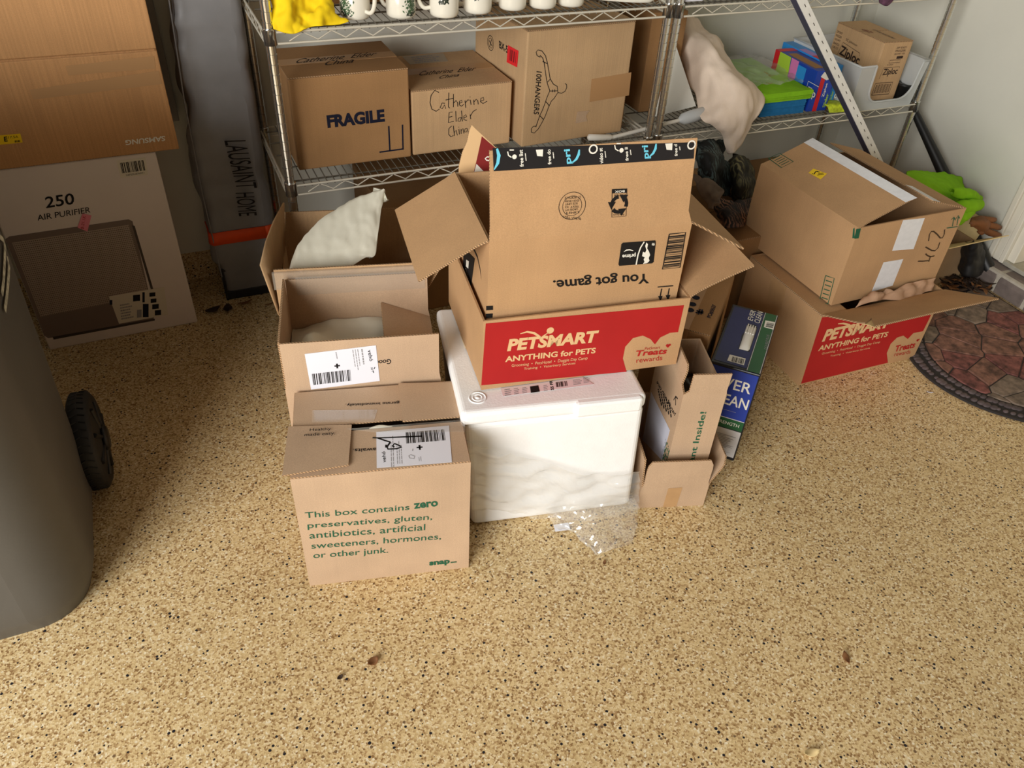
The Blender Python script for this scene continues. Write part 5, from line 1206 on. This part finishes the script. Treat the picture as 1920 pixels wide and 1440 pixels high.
c = Carton('cardboard_box', 'brown taped carton with a stamped black number, behind the navy litter box', .913, -.826, 0, -.8145, .17, .34, .35, 'kraft_dark')
c.o.location = (.913 - .17 * math.cos(-.8145), -.826 - .17 * math.sin(-.8145), 0); c.M = TM(c.o.location, -.8145)
c.closed('y', 'kraft_tape'); tp = c.face('top'); mb = MB()
tp.text(mb, 'PO#3637', zO(322, 705), zO(385, 560), zO(268, 690), 0, bold=.02, lift=.0012)
tp.strokes(mb, [[(145, 640), (235, 630)], [(175, 660), (195, 600)], [(205, 660), (222, 605)], [(155, 615), (230, 650)]], .005, 0, .0012, zO)
for q in ((150, 470), (110, 545), (85, 610)): ce = tp.uv(zO(*q)); tp.disc(mb, ce, .011, 0, .001, 10)
mb.build('stamped_ink', M['blue_black_ink'], c.o)

c = Carton('litter_box', 'navy and green printed litter carton with a white handle, beside the narrow plant carton', .8851, -.8792, 0, -.8145, .1322, .3063, .3107, 'kraft_dark')
w, d, h = c.w, c.d, c.h; mb = MB(); mb.box((0, 0, 0), (w, d, h)); mb.build('body', M['litter_black'], c.o, bevel=.003)
fr, tp = c.face('front'), c.face('top'); mb = MB()
tp.poly_uv(mb, [(.008, .012), (w * .70, .012), (w * .70, d - .012), (.008, d - .012)], 0)
tp.poly_uv(mb, [(w * .73, .004), (w * .96, .004), (w * .96, d - .004), (w * .73, d - .004)], 1)
for u in (.715, .965): tp.poly_uv(mb, [(w * u, .004), (w * u + .0015, .004), (w * u + .0015, d - .004), (w * u, d - .004)], 2, .0006)
fr.poly_uv(mb, [(.004, h - .165), (w - .004, h - .165), (w - .004, h - .006), (.004, h - .006)], 3)
fr.poly_uv(mb, [(.004, h - .20), (w - .004, h - .20), (w - .004, h - .168), (.004, h - .168)], 1); fr.poly_uv(mb, [(.004, .012), (w - .004, .012), (w - .004, h - .203), (.004, h - .203)], 2)
fr.poly_uv(mb, [(.004, h - .1665), (w - .004, h - .1665), (w - .004, h - .164), (.004, h - .164)], 2, .0006)
mb.build('printed_panels', [M['litter_blue'], M['litter_green'], plain('printed_pale', rgb(206, 204, 204), .45), M['litter_front']], c.o)
mb = MB()
tp.text(mb, 'EVER', zO(785, 738), zO(825, 625), zO(728, 715), 0, bold=.01, lift=.0014); tp.text(mb, 'CLEAN', zO(862, 768), zO(905, 640), zO(800, 745), 0, bold=.01, lift=.0014)
T(fr, 'EVER', .028, h - .068, .092, .034, 0, bold=.01); T(fr, 'CLEAN', .018, h - .122, .106, .036, 0, bold=.012); T(fr, 'STRENGTH', .05, h - .188, .068, .011, 0)
mb.build('lettering', M['white_ink'], c.o)
mb = MB(); tp.text(mb, 'DOUBLE PLUS', zO(945, 1060), zO(975, 895), zO(915, 1050), 0, lift=.0014); fr.stroke_uv(mb, [(.034, h - .14), (.1, h - .14)], .001, 0)
rnd = random.Random(2)
for k in range(14): fr.poly_uv(mb, [(.05, .085 - k * .005), (.05 + rnd.uniform(.04, .07), .085 - k * .005), (.05 + rnd.uniform(.04, .07), .087 - k * .005), (.05, .087 - k * .005)], 0, .0008)
mb.build('small_print', M['grey_ink'], c.o)
mb = MB()
for k in range(3): fr.disc(mb, (.022, .088 - k * .024), .008, 0, .001)
mb.build('round_pictures', M['leaf_dark'], c.o)
mb = MB(); tp.quad(mb, [zO(528, 1112), zO(708, 1158), zO(688, 1232), zO(500, 1180)], 0, .001); tp.bars(mb, zO(545, 1190), zO(680, 1222), zO(560, 1135), 16, 1, .0016); mb.build('barcode_panel', [M['white_ink'], M['black_ink']], c.o); mb = MB(); tp.quad(mb, [zO(930, 728), zO(1042, 750), zO(1020, 832), zO(912, 802)], 0, .001); tp.bars(mb, zO(1010, 815), zO(1028, 765), zO(930, 800), 10, 1, .0016)
mb.build('barcode_panel', [M['white_ink'], M['black_ink']], c.o)
A, B_, Cc, D = [tp.uv(zO(*q)) for q in ((632, 1050), (745, 1075), (830, 820), (722, 782))]
mb = MB(); tp.poly_uv(mb, [(a, b) for a, b in [tp.uv(zO(*q)) for q in ((622, 1045), (750, 1085), (840, 815), (820, 780), (730, 770), (700, 850), (660, 900), (655, 950))]], 0, .0008); mb.build('handle_cutout', M['litter_black'], c.o)
hm = MB()
def hp(fx, fy, z_): return tp.pt(A[0] * (1 - fx) * (1 - fy) + B_[0] * fx * (1 - fy) + D[0] * (1 - fx) * fy + Cc[0] * fx * fy, A[1] * (1 - fx) * (1 - fy) + B_[1] * fx * (1 - fy) + D[1] * (1 - fx) * fy + Cc[1] * fx * fy, z_)
hm.grid([[hp(fx, fy, .0012 + .012 * math.sin(fx * PI) ** .5 * math.sin(min(1, max(0, fy)) * PI) ** .4) for fx in [i / 8 for i in range(9)]] for fy in [j / 14 for j in range(15)]])
for k in range(4): hm.prism([hp(.08 + k * .24, .55, .011), hp(.2 + k * .24, .55, .011), hp(.2 + k * .24, .97, .006), hp(.08 + k * .24, .97, .006)], (0, 0, 1), .004)
hm.build('handle', M['white_plastic'], c.o)

# ------------------------------------------------------------------ second red-panel carton with the taped carton on top
c = Carton('cardboard_box', 'brown carton with a red printed front and torn flap, on the floor beside the doormat', 1.3791, -.7613, 0, -.0364, .4748, .37, .2662, 'kraft_red')
w, d, h = c.w, c.d, c.h; c.open()
pet_front(c, zH, [(148, 702), (905, 640), (870, 715), (830, 795), (765, 808), (727, 848), (697, 825), (655, 838), (612, 880), (585, 943), (593, 1008), (6, 1150)],
    ((145, 868), (600, 768), (172, 785)), ((119, 930), (585, 832), (132, 893)), ((143, 958), (535, 878), (150, 938)), ((200, 972), (468, 916), (206, 956)), ((638, 935), (772, 905), (648, 893)), ((634, 965), (742, 945), (640, 938)),
    ([(255, 745), (290, 742), (330, 752), (360, 775)], [(345, 775), (375, 750), (400, 735)], .006))
a_ = math.radians(66); ff = Face(c.M, (0, 0, h), (1, 0, 0), (0, -math.sin(a_), math.cos(a_)))
pts = [ff.uv(zH(*q)) for q in ((145, 694), (260, 722), (370, 747), (440, 747), (482, 716), (522, 776), (620, 747), (900, 680))]
pts = [(max(0, min(w, a)), max(.002, min(.2, b))) for a, b in pts]
pl = [(0, 0)] + [(a, b) for a, b in pts if a < w * .9] + [(w * .98, .195), (w, 0)]
for k in range(len(pl) - 2):
    pass
bmh = bmesh.new(); vs = [bmh.verts.new(ff.pt(a, b)) for a, b in pl]; f = bmh.faces.new(vs); r_ = bmesh.ops.extrude_face_region(bmh, geom=[f]); bmesh.ops.translate(bmh, vec=ff.n * -.0045, verts=[e for e in r_['geom'] if isinstance(e, bmesh.types.BMVert)]); bmesh.ops.recalc_face_normals(bmh, faces=bmh.faces)
me = bpy.data.meshes.new('flap'); bmh.to_mesh(me); bmh.free(); me.materials.append(M['kraft_red']); me.materials.append(M['edge'])
for p_ in me.polygons:
    if len(p_.vertices) == 4: p_.material_index = 1
o = bpy.data.objects.new('flap', me); COL.objects.link(o); o.parent = c.o
mb = MB(); mb.prism([ff.pt(*ff.uv(zH(*q)), .0008) for q in ((435, 745), (480, 712), (520, 772), (470, 752))], ff.n, .0015); mb.build('torn_edge', M['cream'], c.o)
c.flap('left', -92.5, .10, trim0=.006, trim1=.006)
lf = c.face('left'); mb = MB(); lf.quad(mb, [zO(1000, 240), zO(1170, 350), zO(1110, 606), zO(955, 492)], 0); mb.build('tape', M['brown_tape'], c.o)
cloth('kraft_paper', [[P(*q) for q in r] for r in (
    (zH(382, 628) + (-.775,), zH(520, 590) + (-.775,), zH(700, 575) + (-.772,), zH(900, 520) + (-.770,)),
    (zH(400, 600) + (-.765,), zH(560, 545) + (-.765,), zH(720, 520) + (-.762,), zH(910, 480) + (-.76,)),
    (zH(430, 565) + (-.748,), zH(600, 515) + (-.747,), zH(760, 465) + (-.746,), zH(920, 432) + (-.742,)))],
    M['kraft_paper'], 'crumpled kraft paper squeezed under the white-taped carton', 'paper', amp=.016, sc_=24, nu=8, nv=10, solid=.001)

c = Carton('cardboard_box', 'brown carton with white tape strips and handwritten digits, on the torn carton', 1.4376, -.7279, .2695, -.0087, .4139, .4527, .2594, 'kraft_red')
w, d, h = c.w, c.d, c.h; c.open()
fl, _, _ = c.flap('left', -70, .192, trim0=.004, trim1=.004); f2, _, _ = c.flap('right', -74, .155)
fr, lf = c.face('front'), c.face('left')
mb = MB(); W2 = d
fl.poly_uv(mb, [(.004, .160), (W2 - .004, .160), (W2 + .002, .194), (.004, .194)], 0, .0006); f2.poly_uv(mb, [(.004, .125), (W2 * .25, .125), (W2 * .25, .158), (.004, .158)], 0, .0006)
mb.build('white_tape', M['paper_tape'], c.o); mb = MB(); fr.quad(mb, [zG(1240, 578), zG(1361, 566), zG(1298, 740), zG(1178, 750)], 0); mb.build('white_tape', M['paper_tape'], c.o); mb = MB(); fr.quad(mb, [zG(1130, 815), zG(1240, 797), zG(1180, 946), zG(1062, 981)], 0)
mb.build('white_tape', M['paper_tape'], c.o)
mb = MB()
fr.strokes(mb, [[(975, 108), (972, 140), (960, 165), (945, 166), (925, 142), (900, 121), (884, 122), (872, 142), (866, 186)], [(942, 195), (930, 232), (910, 252), (888, 250), (845, 226)], [(906, 286), (880, 292), (858, 284), (846, 272)], [(878, 290), (868, 326)], [(795, 322), (830, 322), (868, 318)]], .0042, 0, .001, zH)
mb.build('handwriting', plain('brown_marker', rgb(70, 48, 24), .7), c.o)
mb = MB()
fr.strokes(mb, [[(1516, 612), (1524, 565)], [(1510, 575), (1524, 560), (1532, 578)], [(1541, 606), (1549, 560)], [(1535, 570), (1549, 552), (1556, 568)], [(1484, 622), (1545, 614)]], .003, 0, .001, zG)
lf.quad(mb, [zG(960, 626), zG(968, 622), zG(968, 680), zG(955, 680)], 0); fr.quad(mb, [zG(975, 628), zG(1001, 624), zG(988, 680), zG(964, 682)], 0, .0008)
for face, q in ((lf, ((805, 890), (854, 906), (818, 1050), (770, 1034))), (fl, ((483, 232), (545, 203), (622, 250), (556, 284)))):
    a = [face.uv(zG(*k)) for k in q]; face.stroke_uv(mb, a + [a[0]], .003, 0)
    for k in range(1, 6):
        f_ = k / 6; s0 = [a[0][i] * (1 - f_) + a[3][i] * f_ for i in (0, 1)]; s1 = [a[1][i] * (1 - f_) + a[2][i] * f_ for i in (0, 1)]; face.stroke_uv(mb, [[s0[i] * .85 + s1[i] * .15 for i in (0, 1)], [s0[i] * .15 + s1[i] * .85 for i in (0, 1)]], .003, 0)
mb.build('green_printing', M['green_ink'], c.o)
mb = MB(); q = [(708, 313), (735, 290), (812, 318), (776, 350)]; fl.quad(mb, [zG(*k) for k in q], 0, .0006); fl.strokes(mb, [[(750, 305), (738, 322), (728, 318)], [(752, 305), (770, 310)]], .0035, 1, .0013, zG); fl.lines(mb, zG(755, 330), zG(795, 325), zG(765, 315), 2, 1, .0013); mb.build('price_sticker', [M['yellow_sticker'], M['black_ink']], c.o)

# ------------------------------------------------------------------ dark corner: cartons and fabric under the shelves
c = Carton('cardboard_box', 'brown carton under the left shelf, behind the wrapped panel', .27, .03, 0, .0, .50, .38, .40, 'kraft_dark'); c.closed('x', None)
c = Carton('cardboard_box', 'low dark brown carton at the back wall under the right shelf', 1.74, .19, 0, .0, .44, .25, .17, 'kraft_dark'); c.closed('x', None)
def rp(lst): return [[P(*zR(a, b), y_) for a, b, y_ in r] for r in lst]
cloth('reptile_print_bag', rp((((150, 240, .06), (250, 235, .03), (350, 240, .03), (480, 250, .08)), ((140, 340, .0), (250, 330, -.06), (360, 340, -.07), (490, 380, .0)), ((140, 460, -.06), (260, 450, -.13), (380, 470, -.14), (510, 470, -.06)), ((150, 580, -.09), (280, 600, -.16), (390, 600, -.17), (520, 600, -.09)), ((200, 680, -.1), (300, 720, -.17), (400, 740, -.18), (530, 740, -.1)), ((300, 820, -.12), (380, 860, -.17), (450, 880, -.18), (540, 900, -.1)))),
    M['rept_blue'], 'black and teal reptile-print bag slumped under the right shelf', 'bag', amp=.02, sc_=14, solid=.004)
cloth('reptile_print_cushion', rp((((560, 400, .0), (620, 400, -.02), (680, 430, -.02), (740, 490, .02)), ((525, 520, -.04), (610, 500, -.12), (720, 520, -.12), (790, 600, -.03)), ((530, 620, -.07), (620, 640, -.17), (730, 650, -.16), (815, 670, -.06)), ((535, 740, -.09), (630, 760, -.2), (740, 740, -.19), (815, 730, -.08)), ((545, 860, -.11), (630, 900, -.2), (730, 860, -.19), (800, 800, -.1)), ((590, 950, -.13), (650, 960, -.19), (720, 930, -.19), (790, 880, -.12)))),
    M['rept_olive'], 'olive reptile-print cushion beside the black reptile-print bag', 'cushion', amp=.012, sc_=16, solid=.004)
cloth('grey_brown_cloth', rp((((130, 640, -.12), (200, 660, -.16), (290, 690, -.2)), ((150, 740, -.16), (260, 740, -.22), (400, 780, -.24)), ((200, 840, -.2), (300, 850, -.26), (470, 830, -.26)), ((260, 920, -.24), (330, 940, -.28), (420, 900, -.28)), ((310, 1010, -.26), (340, 1030, -.3), (360, 960, -.3)))),
    M['rept_grey'], 'crumpled grey-brown cloth below the black reptile-print bag', 'cloth', amp=.02, sc_=20, solid=.003)
cloth('red_print_cloth', rp((((350, 900, -.18), (480, 930, -.22), (600, 950, -.22), (790, 900, -.16)), ((350, 1000, -.22), (480, 1020, -.27), (620, 1020, -.27), (760, 1000, -.2)), ((380, 1100, -.26), (500, 1110, -.31), (620, 1110, -.31), (740, 1100, -.25)), ((410, 1180, -.28), (520, 1190, -.33), (640, 1190, -.33), (720, 1180, -.27)), ((460, 1240, -.30), (540, 1245, -.34), (640, 1235, -.34), (700, 1220, -.3)))),
    M['rept_red'], 'red and grey reptile-print cloth lowest in the gap between cartons', 'cloth', amp=.015, sc_=18, solid=.004)
c = Carton('cardboard_box', 'brown carton under the heap of reptile-print cloth below the right shelf', 1.245, -.365, 0, 0, .42, .40, .315, 'kraft_dark'); c.closed('x', None)

# right corner: carton with cream liner, gloves, lime cloth, black bag, leaves
c = Carton('cardboard_box', 'open yellowish carton with a cream paper liner in the right corner', 2.12, -.43, 0, -.05, .30, .24, .17, 'kraft_tan'); c.open()
w, d, h = c.w, c.d, c.h
board(c.o, 'cream_flap', [(.02, -.002, h), (w + .01, -.002, h), (w + .05, -.08, h + .055), (.06, -.09, h + .05)], (0, .5, 1), .003, M['cream'], 'cream')
board(c.o, 'cream_flap', [(w, .0, h), (w, d, h), (w + .06, d - .03, h + .06), (w + .055, .02, h + .06)], (-1, 0, 1), .003, M['cream'], 'cream')
lc = thing('lime_cloth', 'lime green microfibre cloth heaped on the carton in the right corner', 'cloth', tuple(P(1780, 380, -.36)))
l0 = lc.location.copy()
def lp(lst): return [[P(*q) - l0 for q in r] for r in lst]
cloth('drape', lp((
    ((1700, 322, -.22), (1725, 321, -.22), (1752, 324, -.21), (1778, 326, -.20), (1800, 334, -.2)),
    ((1700, 340, -.28), (1728, 340, -.30), (1758, 342, -.31), (1788, 346, -.29), (1808, 352, -.26)),
    ((1716, 356, -.33), (1742, 358, -.35), (1768, 360, -.36), (1795, 362, -.34), (1812, 362, -.30)),
    ((1740, 372, -.37), (1760, 374, -.385), (1778, 376, -.385), (1794, 374, -.37), (1806, 368, -.34)),
    ((1765, 388, -.40), (1776, 390, -.41), (1786, 388, -.41), (1794, 382, -.395), (1800, 374, -.37)))), M['lime'], parent=lc, amp=.006, sc_=20, solid=.006)
def fold(pts, r, flat=.5):
    q = [P(*k) - l0 for k in pts]; rows = []
    for i, p in enumerate(q):
        d = (q[min(i + 1, len(q) - 1)] - q[max(i - 1, 0)]).normalized(); sd = d.cross(Vector((0, -.5, .85))).normalized(); up = sd.cross(d).normalized()
        rr = r * (1.15 if i in (1, 2) else .8); row = []
        for k in range(13):
            a = -2.4 + 4.8 * k / 12; row.append(p + up * (math.cos(a) * rr) + sd * (math.sin(a) * rr * 1.0))
        rows.append(row)
    mb = MB(); mb.grid(loft(rows, amp=.004, sc_=40, nu=6, nv=2)); mb.build('fold', M['lime'], lc, solid=.005)
fold(((1784, 360, -.39), (1800, 362, -.40), (1818, 366, -.39), (1834, 374, -.37)), .016)
fold(((1792, 388, -.42), (1806, 388, -.435), (1822, 386, -.43), (1836, 384, -.41)), .019)
fold(((1796, 418, -.445), (1803, 408, -.45), (1812, 400, -.445), (1822, 396, -.43)), .015)
fold(((1772, 380, -.405), (1784, 392, -.42), (1794, 402, -.43), (1800, 412, -.44)), .013)
g0 = P(*zQ(700, 330), -.43); gl = thing('work_glove', 'tan leather work glove with fingers pointing towards the door casing', 'glove', tuple(g0)); gl['group'] = None
del gl['group']
def gq(x_, y_, yy): return P(*zQ(x_, y_), yy) - g0
rows = [[gq(640, 250, -.43), gq(630, 300, -.45), gq(640, 330, -.45)], [gq(760, 225, -.43), gq(760, 300, -.462), gq(740, 390, -.455)], [gq(860, 240, -.435), gq(850, 330, -.466), gq(800, 440, -.46)], [gq(900, 270, -.44), gq(890, 360, -.46), gq(870, 450, -.455)]]
mb = MB(); mb.grid(loft(rows, amp=.004, sc_=30)); mb.build('palm', M['glove'], gl, solid=.016)
for pts, r in (([(800, 250, -.437), (880, 250, -.445), (960, 255, -.448), (1005, 258, -.45)], .0105), ([(860, 320, -.446), (940, 340, -.456), (1020, 360, -.46), (1075, 378, -.46)], .0115), ([(830, 400, -.455), (930, 450, -.465), (1010, 475, -.468), (1070, 495, -.468)], .012), ([(760, 410, -.455), (790, 440, -.463), (815, 455, -.465)], .009)):
    q = [gq(*k) for k in pts]; mb = MB(); mb.tube(q + [q[-1] + (q[-1] - q[-2]) * .12], [r * .95, r * 1.05, r, r * .8, r * .35], 10); mb.build('finger', M['glove'], gl)
bg_ = MB(); rows = []
for (a, b, cc, dd_) in (((600, 600), (660, 590), (720, 590), (745, 620)), ((560, 720), (640, 700), (730, 690), (780, 720)), ((520, 850), (620, 860), (730, 850), (810, 850)), ((485, 980), (600, 1000), (710, 1000), (800, 960)), ((500, 1030), (600, 1070), (690, 1105), (760, 1060))):
    k = len(rows); rows.append([P(*zQ(*q), -.455 - .004 * k - (.04 if 0 < i < 3 else 0)) for i, q in enumerate((a, b, cc, dd_))])
bg_.grid(loft(rows, amp=.01, sc_=20)); o = bg_.build('black_pouch', M['bag_black'], solid=.02); tag(o, 'slumped black pouch between the corner carton and the brick step', 'pouch')
# leaf litter
rnd = random.Random(11)
def leaf(mb, x, y, z, L_, W_, yaw, curl, mi=0):
    vs = []
    for i in range(7):
        f = i / 6; w_ = W_ * math.sin(PI * min(1, f * .95 + .03)) ** .8
        for s_ in (-1, 0, 1):
            px_, py_ = (f - .5) * L_, s_ * w_ / 2; pz = z + curl * ((f - .5) ** 2 * 4) * L_ * .3 + abs(s_) * curl * W_ * .4
            vs.append((x + px_ * math.cos(yaw) - py_ * math.sin(yaw), y + px_ * math.sin(yaw) + py_ * math.cos(yaw), pz))
    mb.add(vs, [(3 * i + j, 3 * i + j + 1, 3 * i + j + 4, 3 * i + j + 3) for i in range(6) for j in (0, 1)], mi, True)
mb = MB()
for _ in range(90):
    q = G(*zQ(rnd.uniform(200, 900), rnd.uniform(1090, 1390)))
    if q.x < 2.46 and (q.y < -.45 or q.x > 2.44): leaf(mb, q.x, q.y, rnd.uniform(.010, .03), rnd.uniform(.03, .07), rnd.uniform(.01, .02), rnd.uniform(0, 6.3), rnd.uniform(-.2, .6), rnd.choice((0, 1, 1)))
tag(mb.build('leaf_litter', [M['leaf_brown'], M['leaf_dark']], solid=.0006), 'dry dark leaves gathered between the carton and the brick step', 'leaves', kind='stuff')
for px_, py_, L_, W_, yaw, mt, lab in ((700, 1243, .026, .02, .4, 'leaf_brown', 'torn brown leaf scrap on the open floor below the green-lettered carton'), (1585, 1236, .03, .014, 1.2, 'leaf_brown', 'small orange-brown leaf on the bare floor at the lower right'),
        (1133, 1057, .016, .008, .9, 'leaf_brown', 'tiny dry leaf just in front of the clear film tail'), (638, 1272, .014, .01, .5, 'leaf_dark', 'tiny dark leaf crumb left of the torn leaf scrap'), (400, 585, .05, .03, .3, 'leaf_dark', 'crumpled dark leaf on the floor right of the air purifier box'),
        (428, 582, .045, .03, 1.4, 'leaf_dark', 'crumpled blackish leaf in front of the grey carry bag'), (460, 570, .05, .012, .2, 'leaf_brown', 'curled thin leaf in front of the carry bag base'), (505, 572, .03, .006, .1, 'leaf_brown', 'thin reddish leaf stem beside the rear open carton'), (1520, 1414, .035, .016, -.2, 'cream', 'pale dry leaf at the bottom right of the floor')):
    q = G(px_, py_); mb = MB(); leaf(mb, q.x, q.y, .003, L_, W_, yaw, .5); tag(mb.build('dry_leaf', M[mt], solid=.0008), lab, 'leaf')
q = G(1743, 737); mb = MB(); leaf(mb, q.x, q.y, .002, .02, .007, -.6, .4); tag(mb.build('paper_scrap', M['label_white'], solid=.0008), 'tiny white paper scrap on the floor beside the doormat', 'scrap')

# ------------------------------------------------------------------ doormat
mat = thing('doormat', 'half-round rubber doormat printed like flagstones, in front of the brick step', 'doormat', (2.455, -.90, 0))
EA, EB = .645, .435
def inside(x, y, k=1.0): return (x / (EA * k)) ** 2 + (y / (EB * k)) ** 2
mb = MB(); N_ = 60; arc = [(-EA * math.sin(PI * i / N_), EB * math.cos(PI * i / N_)) for i in range(N_ + 1)]
mb.prism([(a, b, 0) for a, b in arc], (0, 0, 1), .007); mb.build('base', M['rubber'], mat)
# flagstones: cells of irregular seeds, clipped to the inner outline
inner = [(-EA * .875 * math.sin(PI * i / 28) - .004, EB * .85 * math.cos(PI * i / 28)) for i in range(29)]
rnd = random.Random(21); seeds = []
row = 0; yy = -.40
for r_ in range(12):
    xx = -.6 + (.05 if r_ % 2 else 0)
    while xx < .02:
        seeds.append((xx + rnd.uniform(-.03, .03), yy + rnd.uniform(-.026, .026) + .10 * xx)); xx += rnd.uniform(.075, .20)
    yy += .082
def clip(poly, p, q):
    mx, my = (p[0] + q[0]) / 2, (p[1] + q[1]) / 2; nx, ny = q[0] - p[0], (q[1] - p[1]); out = []
    f = lambda v: (v[0] - mx) * nx + (v[1] - my) * ny
    for i in range(len(poly)):
        a, b = poly[i], poly[(i + 1) % len(poly)]; fa, fb = f(a), f(b)
        if fa <= 0: out.append(a)
        if fa * fb < 0: t_ = fa / (fa - fb); out.append((a[0] + (b[0] - a[0]) * t_, a[1] + (b[1] - a[1]) * t_))
    return out
for i, s_ in enumerate(seeds):
    pl = inner
    for j, q in enumerate(seeds):
        if i != j and len(pl) > 2: pl = clip(pl, s_, q)
    if len(pl) < 3: continue
    cx = sum(a for a, b in pl) / len(pl); cy = sum(b for a, b in pl) / len(pl)
    ar = abs(sum(pl[k][0] * pl[(k + 1) % len(pl)][1] - pl[(k + 1) % len(pl)][0] * pl[k][1] for k in range(len(pl)))) / 2
    if ar < 4e-4: continue
    k_ = 1 - .0032 / math.sqrt(ar) * 1.1
    pl = [(cx + (a - cx) * k_, cy + (b - cy) * k_) for a, b in pl]
    mb = MB(); k2 = .93; n_ = len(pl); z0, z1 = .007, .0105 + rnd.uniform(0, .001)
    vs = [(a, b, z0) for a, b in pl] + [(cx + (a - cx) * k2, cy + (b - cy) * k2, z1) for a, b in pl]
    if sum(pl[k][0] * pl[(k + 1) % n_][1] - pl[(k + 1) % n_][0] * pl[k][1] for k in range(n_)) < 0: vs = vs[:n_][::-1] + vs[n_:][::-1]
    mb.add(vs, [(k, (k + 1) % n_, n_ + (k + 1) % n_, n_ + k) for k in range(n_)] + [list(range(n_, 2 * n_))]); mb.build('stone', M[rnd.choice(('stone_red', 'stone_red', 'stone_brown', 'stone_brown', 'stone_grey'))], mat)
mb = MB()
for ring, kk in ((0, .905), (1, .965)):
    n_ = 78
    for i in range(n_):
        a = PI * (i + .5 * ring + rnd.uniform(-.2, .2)) / n_; x_ = -EA * kk * math.sin(a); y_ = EB * (kk - .01) * math.cos(a)
        r = rnd.uniform(.0065, .0130); th = rnd.uniform(0, 3); k = 9
        if x_ > -.008: continue
        vs = [(x_ + rr * r * 1.25 * math.cos(2 * PI * j / k + th), y_ + rr * r * math.sin(2 * PI * j / k + th), zz_) for rr, zz_ in ((1, .006), (.9, .0095), (.5, .0115)) for j in range(k)]
        mb.add(vs, [(l * k + j, l * k + (j + 1) % k, (l + 1) * k + (j + 1) % k, (l + 1) * k + j) for l in (0, 1) for j in range(k)] + [list(range(2 * k, 3 * k))], 0, True)
tag(mb.build('pebble_border', M['pebble'], mat), kind='stuff')
